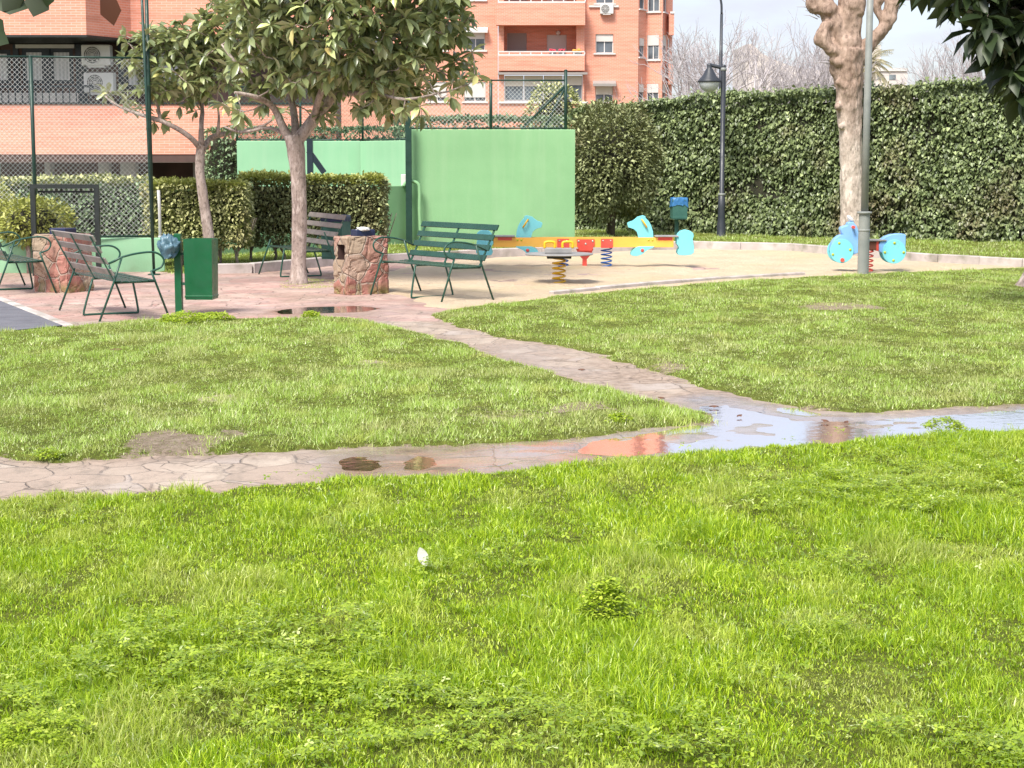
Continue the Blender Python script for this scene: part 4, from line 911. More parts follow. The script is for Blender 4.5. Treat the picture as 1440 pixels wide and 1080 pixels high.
# pipes and box on the low wall
t = thing('drain_pipe', 'light green bent pipes running down the low wall beside the tall panel', 'pipe', (xl+.1, YW-.15, 0)); o0 = t.location
mb = MB(); mb.tube([p-o0 for p in arc([W(568,262,YW-.2), W(571,257,YW-.2), W(580,255,YW-.2), W(588,259,YW-.2), W(590,270,YW-.2), W(590,300,YW-.2), Vector((W(590,0,YW-.2).x, YW-.2, .0))], 3)], .035, 8); mb.build('downpipe', M['green_wall'], t)
mb = MB(); mb.tube([p-o0 for p in [W(574,262,YW-.2), W(575,270,YW-.2), Vector((W(575,0,YW-.2).x, YW-.2, .0))]], .022, 8); mb.build('conduit', M['green_wall'], t)
mb = MB(); mb.bx(-.1,.0,-.06,.06,0,.24,.01); o = mb.build('junction_box', M['white_plastic']); o.location = (W(569,0,YW-.1).x+.0, YW-.06, W(0,262,YW).z-.0); tag(o, 'small white electrical box on the low wall at the foot of the fence post', 'box')
t = thing('plastic_pipe', 'thin white vertical pipe beside the fence post at the left hedge', 'pipe', (W(217,0,27.9).x, 27.9, 0)); mb = MB(); mb.tube([(0,0,-.04), (0,0,1.0), (-.01,0,1.25)], .025, 10); mb.build('tube', M['white_plastic'], t); mb = MB(); mb.tube([(0,0,.5),(0,0,.54)], .034, 10); mb.build('collar', M['white_plastic'], t)
# ------------------------------------------------------------ chain link
def chain(mb, p0, p1, z0, z1, pitch=.05, r_=.0016):
    a = Vector((*p0, 0)); d = Vector((*p1, 0))-a; L = d.length; d.normalize(); H = z1-z0; st = pitch*1.414
    def wire(s0, h0, s1, h1):
        A_ = a+d*s0+Vector((0,0,z0+h0)); B_ = a+d*s1+Vector((0,0,z0+h1)); n_ = Vector((-d.y, d.x, 0))*r_; t_ = (B_-A_).normalized(); m_ = t_.cross(n_).normalized()*r_
        mb.add([A_+n_, A_-n_*.5+m_*.87, A_-n_*.5-m_*.87, B_+n_, B_-n_*.5+m_*.87, B_-n_*.5-m_*.87], [(0,1,4,3),(1,2,5,4),(2,0,3,5)])
    k = -H
    while k < L:
        s0 = max(k, 0); h0 = s0-k; s1 = min(k+H, L); h1 = s1-k
        if s1 > s0: wire(s0, h0, s1, h1); wire(s0, H-h0, s1, H-h1)
        k += st
def fence(label, posts, z0s, ztop, posth, pitch, wr, wire_m, post_m, rails=(1,), pr=.025, braces=()):
    b = Vector((posts[0][0], posts[0][1], 0)); t = thing('chain_link_fence', label, 'fence', b); mb = MB()
    for i in range(len(posts)-1): chain(mb, (Vector(posts[i])-b.xy), (Vector(posts[i+1])-b.xy), z0s, ztop, pitch, wr)
    mb.build('wire_mesh', wire_m, t)
    for i, p in enumerate(posts):
        mb = MB(); q = Vector((*p, 0))-b; h = posth[i] if isinstance(posth, (list, tuple)) else posth; mb.tube([q+Vector((0,0,z0s-.05)), q+Vector((0,0,h))], pr, 8); mb.sphere(q+Vector((0,0,h)), pr*1.15, 8, (1,1,.6)); mb.build('post', post_m, t)
    for i in range(len(posts)-1):
        p = Vector((*posts[i], 0))-b; q = Vector((*posts[i+1], 0))-b
        for z in [ztop]+[z0s+.03]*len(rails): mb = MB(); mb.tube([p+Vector((0,0,z)), q+Vector((0,0,z))], pr*.55, 6); mb.build('rail', post_m, t)
    for (P, Q) in braces:
        mb = MB(); mb.tube([Vector(P)-b, Vector(Q)-b], pr*.9, 6); mb.build('brace', post_m, t)
    return t
YF = 27.3; zt = W(0,80,YF).z
fence('tall galvanised chain link fence on the low green wall at the left', [(-9.4,27.12), (W(40,0,27.2).x,27.2), (W(206,0,27.6).x,27.6)], .52, zt, [zt,zt,W(0,-60,27.6).z], .052, .0019, M['wire'], M['dark_post'], (1,), .03)
t = thing('fence_pole', 'tall dark green pole rising past the top of the picture beside the chain link fence', 'pole', (W(207,0,26.9).x, 26.9, 0)); mb = MB(); mb.tube([(0,0,-.05),(-.04,0,2.2),(-.10,0,5.2)], .022, 10); mb.build('shaft', M['dark_post'], t); mb = MB(); mb.box((0,0,.0),(.16,.16,.02)); mb.build('base_plate', M['dark_post'], t); mb = MB(); mb.tube([(-.1,0,5.19),(-.1,0,5.23)], .042, 10); mb.build('cap', M['dark_post'], t)
z46 = W(0,198,43.6).z
fence('dark chain link fence over the mint green back wall', [(W(329,0,43.7).x,43.75),(W(420,0,43.95).x,43.95),(W(508,0,44.1).x,44.1),(W(573,0,42).x,42)], z46, z46+1.3, z46+1.35, .07, .003, M['wire_dark'], M['dark_post'], (1,), .03)
z36 = hw; P573 = (W(573,0,36.3).x, 36.32); P690 = (W(690,0,36.25).x, 36.25); P796 = (W(796,0,36.3).x, 36.3)
fence('chain link fence with braced end post on top of the tall green wall', [P573, P690, P796], z36, W(0,113,36.3).z, [W(0,165,36.3).z+.4, W(0,113,36.3).z, W(0,99,36.3).z], .06, .0022, M['wire'], M['dark_post'], (1,), .032,
      [((P796[0]-.03,36.3,W(0,121,36).z),(W(733,0,36.3).x,36.3,z36)), ((P796[0]-.03,36.3,W(0,124,36).z),(W(765,0,37.2).x,36.4,z36))])
mb = MB(); t = thing('court_post', 'dark green square post standing at the left end of the tall panel', 'post', (W(573,0,35.75).x, 35.75, 0)); mb.box((0,0,(W(0,166,35.75).z)/2),(.12,.12,W(0,166,35.75).z+.1)); mb.build('shaft', M['dark_post'], t)
# basket frame behind the tree trunk
t = thing('basketball_frame', 'dark post with a slanting brace, seen against the mint wall right of the tree trunk', 'post', (W(433,0,40).x, 40, 0)); o0 = Vector(t.location)
mb = MB(); mb.box(Vector((0,0,W(0,195,40).z/2)), (.13,.13,W(0,195,40).z)); mb.build('post', M['navy_frame'], t)
mb = MB(); a = W(434,212,40)-o0; b = W(456,243,40)-o0; c = (a+b)/2; mb.box(c, ((b-a).length,.1,.12), Matrix.Rotation(-math.atan2((b-a).z,(b-a).x), 3, 'Y')); mb.build('brace', M['navy_frame'], t)
# black gate frame at the left
t = thing('gate_frame', 'black metal gate frame with wire panel before the bluish hedge', 'gate', (W(82,0,26.6).x, 26.6, 0)); o0 = Vector(t.location); zt = W(0,264,26.6).z; xL = W(37,0,26.6).x-o0.x; xR = W(128,0,26.6).x-o0.x
for x_ in (xL, xR): mb = MB(); mb.box((x_, 0, zt/2-.01), (.07,.07,zt)); mb.build('post', M['black_metal'], t)
mb = MB(); mb.box(((xL+xR)/2, 0, zt+.02), (xR-xL+.07,.072,.06)); mb.build('lintel', M['black_metal'], t)
mb = MB(); mb.box(((xL+xR)/2, .09, zt-.06), (xR-xL-.1,.04,.03)); mb.box(((xL+xR)/2, .09, .62), (xR-xL-.1,.04,.03)); chain(mb, Vector((xL+.05,.09)), Vector((xR-.05,.09)), .62, zt-.06, .05, .0016); mb.build('wire_panel', M['black_metal'], t)
# ------------------------------------------------------------ benches
def make_bench(label, slat_mat='slat'):
    t = thing('park_bench', label, 'bench', (0,0,0), 0, 'green slatted benches around the paved square'); H = .9
    sd_ = MB(); n = 0
    for k in range(6):
        y = -.225+k*.075; z = .43-.010*math.sin(k/5*math.pi); sd_.box((0, y, z), (1.8,.056,.016), None, .004)
    sd_.build('seat', M['slat'], t)
    bk = MB()
    for k in range(4):
        u = .22+.25*k; y = .17+.25*u; z = .42+.49*u; bk.box((0, y-.012, z), (1.8,.016,.078), Matrix.Rotation(-math.atan2(.25,.49), 3, 'X'), .004)
    bk.build('backrest', M[slat_mat], t)
    for x_ in (-.82, 0, .82):
        mb = MB(); mb.box((x_, .17+.25*.5+.004, .42+.49*.5), (.035,.010,.56), Matrix.Rotation(-math.atan2(.25,.49), 3, 'X')); mb.build('back_support', M['green_metal'], t)
        mb = MB(); mb.tube([(x_,-.27,.412),(x_,.19,.408)], .011, 6); mb.build('seat_support', M['green_metal'], t)
    for s in (-1, 1):
        x_ = s*.86
        arm = arc([(x_,.245,.60),(x_,.10,.655),(x_,.085,.70),(x_,-.08,.722),(x_,-.25,.728),(x_,-.335,.70),(x_,-.372,.65),(x_,-.36,.59),(x_,-.30,.545),(x_,-.225,.525)], 3)
        mb = MB(); mb.tube([Vector((x_,.095,.69)),Vector((x_,.19,.42)),Vector((x_,.36,0))], .0125, 8); mb.build('leg', M['green_metal'], t)
        mb = MB(); mb.tube([Vector((x_,-.225,.53)),Vector((x_,-.27,.41)),Vector((x_,-.42,0))], .0125, 8); mb.build('leg', M['green_metal'], t)
        mb = MB(); mb.tube([Vector((x_,.245,.62))]+arc([(x_,.09,.69),(x_,-.06,.722),(x_,-.24,.735),(x_,-.335,.70),(x_,-.372,.64),(x_,-.345,.575),(x_,-.29,.545),(x_,-.222,.525)], 3), .0115, 8); mb.build('armrest', M['green_metal'], t)
    mb = MB(); mb.tube(arc([(0,.19,.41),(0,.30,.05),(0,.28,.012),(0,.24,.012)], 3)+arc([(0,-.26,.012),(0,-.30,.012),(0,-.32,.05),(0,-.26,.41)], 3), .0125, 8); mb.build('middle_leg', M['green_metal'], t)
    return t
b2 = make_bench('green slatted bench seen from the front, between stone litter bin and sand')
b2.scale = (.95,1,1); b2.location = (-1.0, 22.42, 0); b2.rotation_euler.z = R(-54)
b3 = copy_tree(b2); b3['label'] = 'bench with brownish backrest half hidden by the large tree trunk'; b3.location = (-3.12, 26.35, 0); b3.rotation_euler.z = R(-66)
for c in list(b3.children):
    if c.name.startswith('armrest'): bpy.data.objects.remove(c); continue
    if c.name.startswith('backrest'): c.data = c.data.copy(); c.data.materials[0] = M['slat_grey']
b1 = copy_tree(b2); b1['label'] = 'green bench seen from behind, between the left stone litter bin and the green bin'; b1.location = (-4.52, 19.95, 0); b1.rotation_euler.z = R(119)
for c in b1.children:
    if c.name.startswith('backrest'): c.data = c.data.copy(); c.data.materials[0] = M['slat_grey']  # glare on the rear of the slats put in as grey colour
b4 = copy_tree(b2); b4['label'] = 'bench cut off by the left edge, behind the left stone litter bin'; b4.location = (-6.72, 23.7, 0); b4.rotation_euler.z = R(119)
# ------------------------------------------------------------ stone litter bins
def stone_bin(label, loc, rz, W_, D_, H, seed):
    t = thing('stone_litter_bin', label, 'litter bin', loc, rz, 'stone clad litter bins'); r = np.random.default_rng(seed)
    # body as a fine box with a recess opening on the -x side
    mb = MB(); w2, d2 = W_/2, D_/2; oy0, oy1, oz0, oz1 = -d2*.50, d2*.42, H*.60, H*.86
    n = 34
    from mathutils import noise as mn
    def face(o_, u, v, hole=None):
        o_ = Vector(o_); u = Vector(u); v = Vector(v); us = sorted(set([i/n for i in range(n+1)]+(hole[:2] if hole else []))); vs_ = sorted(set([i/n for i in range(n+1)]+(hole[2:] if hole else [])))
        for i in range(len(us)-1):
            for j in range(len(vs_)-1):
                cu, cv = (us[i]+us[i+1])/2, (vs_[j]+vs_[j+1])/2
                if hole and hole[0] < cu < hole[1] and hole[2] < cv < hole[3]: continue
                mb.quad(*[tuple(o_+u*a+v*b) for a, b in ((us[i],vs_[j]),(us[i+1],vs_[j]),(us[i+1],vs_[j+1]),(us[i],vs_[j+1]))])
    hol = [(oy0+d2)/D_, (oy1+d2)/D_, oz0/H, oz1/H]
    face((-w2,d2,0),(0,-D_,0),(0,0,H), [1-hol[1],1-hol[0],hol[2],hol[3]]); face((-w2,-d2,0),(W_,0,0),(0,0,H)); face((w2,-d2,0),(0,D_,0),(0,0,H)); face((w2,d2,0),(-W_,0,0),(0,0,H)); face((-w2,-d2,H),(W_,0,0),(0,D_,0))
    b = len(mb.v)
    def push(o):
        me = o.data; import bmesh; bm = bmesh.new(); bm.from_mesh(me); bmesh.ops.remove_doubles(bm, verts=bm.verts, dist=.0005)
        for v in bm.verts:
            c = v.co; q = vn(np.array([c.x*1.1+c.y*.9+3]), np.array([c.z+c.y*.4]), 7, seed, 2)[0]-.5; k = Vector((c.x/w2, c.y/d2, 0))
            e = (abs(c.x/w2) > .97)+(abs(c.y/d2) > .97)+(c.z/H > .98)
            dd_, _p = mn.voronoi(Vector((c.x*4.3+seed, c.y*4.3, c.z*4.3))+mn.noise_vector(c*5)*.25); rel = min(1, (dd_[1]-dd_[0])/.14)*.014-.008+mn.noise(c*22)*.005+(mn.noise(_p[0]*3.1))*.007
            v.co = c+Vector((k.x*(q*.04+rel*1.2)*(abs(k.x) > .97), k.y*(q*.04+rel*1.2)*(abs(k.y) > .97), (q*.02+rel*.5)*(c.z > .02)*(c.z/H > .98)))-(Vector((k.x,k.y,.8 if c.z/H > .98 else 0))*.014 if e >= 2 else Vector())
        bm.to_mesh(me); bm.free()
    o = mb.build('stone_body', M['stone'], t); push(o)
    mb = MB(); x0 = -w2+.03
    mb.quad((x0+.14,oy0,oz0),(x0+.14,oy1,oz0),(x0+.14,oy1,oz1),(x0+.14,oy0,oz1))
    for (a, b_) in (((oy0,oz0),(oy1,oz0)),((oy1,oz0),(oy1,oz1)),((oy1,oz1),(oy0,oz1)),((oy0,oz1),(oy0,oz0))): mb.quad((x0-.03,a[0],a[1]),(x0-.03,b_[0],b_[1]),(x0+.14,b_[0],b_[1]),(x0+.14,a[0],a[1]))
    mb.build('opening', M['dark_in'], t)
    mb = MB(); mb.bx(-w2*.35,w2*.55,-d2*.5,d2*.4,H-.01,H+.085,.01); mb.build('inner_liner', M['navy'], t)
    return t
def crumpled(name, mat, c, rad, seed, label, cat, zs=1.0, n=22, amp=.5, drop=0):
    mb = MB(); mb.sphere((0,0,0), 1, n, (1,1,1)); o = mb.build(name, mat); me = o.data
    for v in me.vertices:
        q = vn(np.array([v.co.x*2+v.co.z*1.7+4]), np.array([v.co.y*2+v.co.z]), 1.8, seed, 3)[0]-.45; k = 1+q*amp*2; v.co = Vector((v.co.x*rad[0]*k, v.co.y*rad[1]*k, v.co.z*rad[2]*k))
    o.location = c; return tag(o, label, cat)
s1 = stone_bin('square litter bin clad in reddish rubble stone, left of the front bench', (-1.965, 23.13, 0), R(33), .58, .40, .745, 5)
s2 = stone_bin('square rubble stone litter bin behind the bench seen from behind', (W(74,0,23.4).x, 23.5, 0), R(-27), .58, .50, .75, 6)
crumpled('crumpled_bag', M['white_plastic'], (-1.93, 23.08, .835), (.085,.07,.028), 3, 'crumpled pale plastic in the liner of the stone bin by the front bench', 'plastic bag')
# ------------------------------------------------------------ green metal bins
def post_bin(name, label, loc, rz, mat, bagmat, w_, d_, h_, z0, bag_side=True, post_h=None, post_off=0, post_w=.07):
    t = thing(name, label, 'litter bin', loc, rz); mb = MB(); x2, y2 = w_/2, d_/2; tp = .94
    P = [(-x2*tp,-y2*tp,z0),(x2*tp,-y2*tp,z0),(x2*tp,y2*tp,z0),(-x2*tp,y2*tp,z0),(-x2,-y2,z0+h_),(x2,-y2,z0+h_),(x2,y2,z0+h_),(-x2,y2,z0+h_)]
    k = .015; Q = [(p[0]*(1-k/x2), p[1]*(1-k/y2), p[2] if i > 3 else p[2]+.02) for i, p in enumerate(P)]
    mb.add(P+Q, [(0,3,2,1),(0,1,5,4),(1,2,6,5),(2,3,7,6),(3,0,4,7),(8,9,10,11),(9,8,12,13),(10,9,13,14),(11,10,14,15),(8,11,15,12),(4,5,13,12),(5,6,14,13),(6,7,15,14),(7,4,12,15)])
    mb.build('container', mat, t)
    mb = MB()
    for z_ in (z0+.035,): mb.box((0,0,z_), (w_*tp+.012, d_*tp+.012, .03), None, .006)
    mb.build('bottom_band', mat, t)
    mb = MB(); ph = post_h or z0+h_; mb.box((post_off, 0 if post_off else y2+.05, ph/2-.03), (post_w,post_w,ph+.06), None, .006); mb.build('post', mat, t)
    mb = MB(); mb.box((post_off*.5 if post_off else 0, 0 if post_off else y2+.01, z0+h_*.75), (abs(post_off)*.9+.02 if post_off else .12, .04 if post_off else .06, .03)); mb.box((post_off*.5 if post_off else 0, 0 if post_off else y2+.01, z0+h_*.25), (abs(post_off)*.9+.02 if post_off else .12, .04 if post_off else .06, .03)); mb.build('bracket', M['green_metal'], t)
    return t
def bag_skirt(label, loc, rz, w_, d_, ztop, drop, mat, seed, n=48):
    """plastic bag turned over the rim of a bin: a wavy skirt and a sagging mouth"""
    r = np.random.default_rng(seed); V = []; F = []; rows = [(.55,-.10),(.85,-.02),(1.0,.02),(1.05,.012),(1.08,-.4*drop),(1.10,-.8*drop),(1.12,-drop)]
    for j, (s_, dz) in enumerate(rows):
        for k in range(n):
            a = 2*math.pi*k/n; cx, cy = math.cos(a), math.sin(a); m_ = max(abs(cx), abs(cy)); sx, sy = cx/m_**.8, cy/m_**.8
            q = vn(np.array([k*.45]), np.array([j*.5]), 1, seed, 2)[0]-.5; ww = 1+q*.16*(j > 3)
            V.append((sx*w_/2*s_*ww, sy*d_/2*s_*ww, dz*(1+q*.9*(j > 3))+q*.02*(j == 2)))
    for j in range(len(rows)-1):
        for k in range(n): a = j*n+k; b = j*n+(k+1) % n; F.append((a, b, b+n, a+n))
    mb = MB(); mb.add(V, F, True); o = mb.build('bin_bag', mat); o.location = (loc[0], loc[1], ztop); o.rotation_euler.z = rz; return tag(o, label, 'bin bag')
g = G(250, 442); bx_ = g[0]+.19
xb = W(274,0,g[1]+.05).x
post_bin('green_litter_bin', 'bright green metal litter bin on a square post at the edge of the left lawn', (xb, g[1]+.08, 0), R(-4), M['bin_green'], M['grey_bag'], .325, .30, W(0,336,g[1]).z-W(0,421,g[1]).z, W(0,421,g[1]).z, post_h=W(0,329,g[1]).z, post_off=g[0]-xb+.0, post_w=.075)
# crumpled grey blue bag hanging from the top of that post
mb = MB(); V = []; F = []; n = 40; rows = 14
for j in range(rows):
    u = j/(rows-1); rad = .035+.075*math.sin(min(u*1.35, 1)*math.pi*.5)*(1-.72*max(0, u-.45)/.55)
    for k in range(n):
        a = 2*math.pi*k/n; q = vn(np.array([k*.55+2]), np.array([j*.42]), 1, 77, 2)[0]-.5; w2 = 1+q*1.25
        V.append((math.cos(a)*rad*w2*1.15-.02, math.sin(a)*rad*w2, -u*.25+q*.09))
for j in range(rows-1):
    for k in range(n): a = j*n+k; b = j*n+(k+1) % n; F.append((a, b, b+n, a+n))
mb.add(V, F, True); o = mb.build('plastic_bag', M['grey_bag']); o.location = (g[0]-.06, g[1]-.02, W(0,331,g[1]).z); tag(o, 'crumpled grey blue plastic bag tied to the post of the bright green bin', 'plastic bag')
YG = 37.2; xg = W(958,0,YG).x
post_bin('hanging_litter_bin', 'teal litter bin on a post at the kerb near the ivy hedge', (xg, YG, 0), R(8), M['bin_teal'], M['blue_bag'], .32, .26, W(0,280,YG).z-W(0,308,YG).z, W(0,308,YG).z)
bag_skirt('bright blue bag lining the teal bin by the ivy hedge', (xg, YG), R(8), .32, .26, W(0,279,YG).z, .16, M['blue_bag'], 5)
YH = 26.9; xh = W(468,0,YH).x
post_bin('hanging_litter_bin', 'dark bin on a post behind the backrest of the bench at the large tree', (xh, YH, 0), R(-20), M['bin_teal'], M['navy'], .36, .30, .62, W(0,306,YH).z-.62)
bag_skirt('dark blue bag lining the bin behind the tree bench', (xh, YH), R(-20), .36, .30, W(0,304,YH).z, .07, M['navy'], 6)
# ------------------------------------------------------------ lamps
t = thing('street_lamp', 'dark grey park lamp with a bell shaped lantern beside the ivy hedge', 'lamp', (W(1019,0,39.4).x, 39.4, 0)); YL = 39.4; ox = t.location.x
zt = W(0,92,YL).z; zj = W(0,273,YL).z
mb = MB(); mb.lathe([(.0,zt+.02),(.05,zt+.01),(.055,zt-.02),(.052,zj),(.075,zj-.01),(.08,zj-.3),(.085,.35),(.10,.30),(.10,.0),(.12,-.03)], (0,0,0), 16); mb.build('post', M['lamp_metal'], t)
mb = MB(); mb.lathe([(.058,zj+.02),(.085,zj+.015),(.085,zj-.02),(.078,zj-.03)], n=16); mb.lathe([(.06,zt-.05),(.068,zt-.055),(.068,zt-.11),(.055,zt-.12)], n=16); mb.build('collar', M['grey_pole'], t)
xa = W(999,0,YL).x-ox
mb = MB(); mb.tube(arc([(0,0,zt-.06),(-.12,0,zt-.03),(-.25,0,zt+.0),(xa,0,zt+.015)], 3), [.034]*10, 8, flat=1.2); mb.build('arm', M['lamp_metal'], t)
zl = zt-.02
mb = MB(); mb.lathe([(0,zl+.07),(.05,zl+.06),(.06,zl+.02),(.055,zl-.04),(.09,zl-.08),(.15,zl-.20),(.235,zl-.29),(.26,zl-.33),(.25,zl-.345),(.0,zl-.34)], (xa,0,0), 24); mb.build('lamp_hood', M['lamp_metal'], t)
mb = MB(); mb.lathe([(.23,zl-.346),(.225,zl-.38),(.18,zl-.47),(.10,zl-.54),(.0,zl-.56)], (xa,0,0), 24); mb.build('diffuser', M['lens_glass'], t)
# pale grey lamp pole in front of the spring rider
t = thing('lamp_pole', 'pale grey metal pole at the edge of the right lawn, before the motorcycle spring rider', 'pole', (*G(1213.5, 387), 0)); YP = t.location.y; zc = W(0,299,YP).z
mb = MB(); mb.lathe([(.085,-.05),(.085,zc-.45),(.083,zc-.02)], n=20); mb.build('lower_tube', M['grey_pole'], t)
mb = MB(); mb.lathe([(.083,zc-.02),(.112,zc-.015),(.112,zc+.012),(.06,zc+.02)], n=20); mb.build('flange', M['grey_pole'], t)
mb = MB(); mb.tube([(0,0,zc),(.0,0,2.5),(.012,0,6.2)], [.056,.053,.048], 16); mb.build('upper_tube', M['grey_pole'], t)
mb = MB(); mb.lathe([(.086,zc-.28),(.090,zc-.275),(.090,zc-.25),(.086,zc-.245)], n=20); mb.build('clamp', M['grey_pole'], t)
# ------------------------------------------------------------ play equipment
def spring(mb, c, r_, z0, z1, turns, w_, n=14):
    P = [(c[0]+r_*math.cos(2*math.pi*k/n), c[1]+r_*math.sin(2*math.pi*k/n), z0+(z1-z0)*k/(turns*n)) for k in range(int(turns*n)+1)]; mb.tube(P, w_, 6)
YS = 28.6; xs = W(824,0,YS).x; sc = FPX/YS
t = thing('seesaw', 'yellow seesaw on red post and blue springs with turquoise animal boards at both ends', 'seesaw', (xs, YS, 0)); 
def Z7(L): return [((zx/4.8+700-824)/sc, CAMZ-((zy/4.8+290)-222)/sc) for zx, zy in L]
mir = lambda L: [(-x, z) for x, z in L]
bt = CAMZ-(332.5-222)/sc; bb = CAMZ-(346-222)/sc; xe = (948-824)/sc
for y_ in (-.09, .09): mb = MB(); mb.prism([(-xe-.05,bb),(xe,bb),(xe,bt),(-xe-.05,bt)], y_-.02, y_+.02, .004); mb.build('beam', M['yellow_beam'], t)
head = Z7([(880,115),(882,105),(900,97),(915,93),(935,78),(948,66),(970,60),(985,56),(1000,62),(1005,75),(1025,95),(1042,125),(1054,165),(1058,207),(955,207),(952,190),(945,168),(925,150),(905,142),(888,138)])
rear = Z7([(1215,197),(1222,180),(1238,163),(1270,153),(1302,160),(1320,175),(1324,192),(1317,215),(1322,240),(1327,270),(1326,305),(1310,318),(1270,324),(1225,322),(1214,305),(1218,288),(1228,275),(1220,258),(1210,245),(1212,220)])
foot = Z7([(905,322),(905,305),(915,288),(935,270),(955,263),(1062,262),(1050,272),(1020,284),(1000,297),(980,316),(945,328),(920,327)])
for s in (1, -1):
    f_ = (lambda L: L) if s == 1 else mir
    mb = MB(); mb.prism(f_(head), -.012, .012, .004); h = mb.build('head_board', M['turq'], t)
    mb = MB(); hp_ = f_(Z7([(978,85),(1010,135)])); mb.tube([(hp_[0][0],-.015,hp_[0][1]),(hp_[0][0],-.06,hp_[0][1]),(hp_[1][0],-.06,hp_[1][1]),(hp_[1][0],-.015,hp_[1][1])], .014, 8); mb.tube([(hp_[0][0],.015,hp_[0][1]),(hp_[0][0],.06,hp_[0][1]),(hp_[1][0],.06,hp_[1][1]),(hp_[1][0],.015,hp_[1][1])], .014, 8); mb.build('handle', M['yellow'], h)
    mb = MB(); mb.prism(f_(rear), -.13, -.105, .004); mb.build('tail_board', M['turq'], t)
    mb = MB(); mb.prism(f_(rear), .105, .13, .004); mb.build('tail_board', M['turq'], t)
    for y0 in (-.135, .112): mb = MB(); mb.prism(f_(foot), y0, y0+.022, .004); ft = mb.build('foot_board', M['turq'], t); mb = MB(); q = f_(Z7([(980,289)]))[0]; mb.sphere((q[0], y0+(.0 if y0 < 0 else .022), q[1]), .028, 10, (1,.7,1)); mb.build('foot_peg', M['red'], ft)
    x0, x1 = (1065/4.8+700-824)/sc, (1222/4.8+700-824)/sc; mb = MB(); mb.bx(min(s*x0, s*x1), max(s*x0, s*x1), -.16, .16, bt+.008, bt+.03, .008); mb.build('seat', M['tread'], t)
    mb = MB(); x0, x1 = (1085/4.8+700-824)/sc, (1180/4.8+700-824)/sc; mb.bx(min(s*x0, s*x1), max(s*x0, s*x1), -.075, -.112, bt-.045, bt+.006); mb.build('seat_bracket', M['red'], t)
    for zx in (1022, 1048): mb = MB(); q = s*(zx/4.8+700-824)/sc; mb.sphere((q, -.112, bt-.04), .017, 8, (1,.6,1)); mb.build('bolt', M['yellow_bolt'], t)
    xq = (742/4.8+700-824)/sc*s; mb = MB(); spring(mb, (xq, 0), .085, -.02, bb-.01, 5.2, .011); mb.build('spring', M['spring_blue'], t)
    mb = MB(); mb.bx(xq-.095, xq+.095, -.125, -.111, bb-.01, bt-.02, .004); mb.build('spring_plate', M['red'], t)
    for q in (-.06, .06): mb = MB(); mb.sphere((xq+q, -.127, bt-.05), .014, 8, (1,.6,1)); mb.build('bolt', M['bolt'], t)
mb = MB(); mb.prism(Z7([(540,215),(658,215),(660,250),(640,292),(558,292),(542,262)]), -.135, -.112, .004); pl = mb.build('pivot_plate', M['red'], t)
for (zx, zy) in ((552,228),(646,228),(599,246)): q = Z7([(zx,zy)])[0]; mb = MB(); mb.sphere((q[0], -.137, q[1]), .018, 8, (1,.6,1)); mb.build('bolt', M['bolt'], pl)
mb = MB(); mb.prism([(-.14,bb-.03),(.14,bb-.03),(.10,bb-.12),(.04,bb-.19),(-.04,bb-.19),(-.10,bb-.12)], -.04, .04, .004); mb.bx(-.035,.035,-.035,.035,-.05,bb-.17,.005); mb.build('post', M['red'], t)
# spring platform in front
gp = G(786, 399); t = thing('spring_platform', 'rocking disc platform with yellow handles on one yellow spring, in front of the seesaw', 'spring rider', (*gp, 0)); sq = FPX/gp[1]; zp = CAMZ-(357-222)/sq+.01
mb = MB(); spring(mb, (0,0), .088, -.03, zp-.05, 5.6, .013); mb.build('spring', M['yellow'], t)
mb = MB(); mb.lathe([(0,zp-.010),(.47,zp-.010),(.48,zp),(.47,zp+.010),(0,zp+.012)], n=36, smooth=False); mb.build('platform', M['tread'], t)
mb = MB(); mb.bx(-.17,.17,-.12,.12,zp-.06,zp-.013,.006); mb.build('mount', M['black_metal'], t)
mb = MB(); mb.bx(-.20,.17,-.10,.10,zp+.013,zp+.085,.01); mb.build('step_block', M['tread'], t)
for x_ in (-.13, .12): mb = MB(); mb.tube(arc([(x_-.07,0,zp+.08),(x_-.07,0,zp+.15),(x_-.04,0,zp+.17),(x_+.04,0,zp+.17),(x_+.07,0,zp+.15),(x_+.07,0,zp+.08)], 3), .019, 8); mb.build('handle', M['yellow'], t)
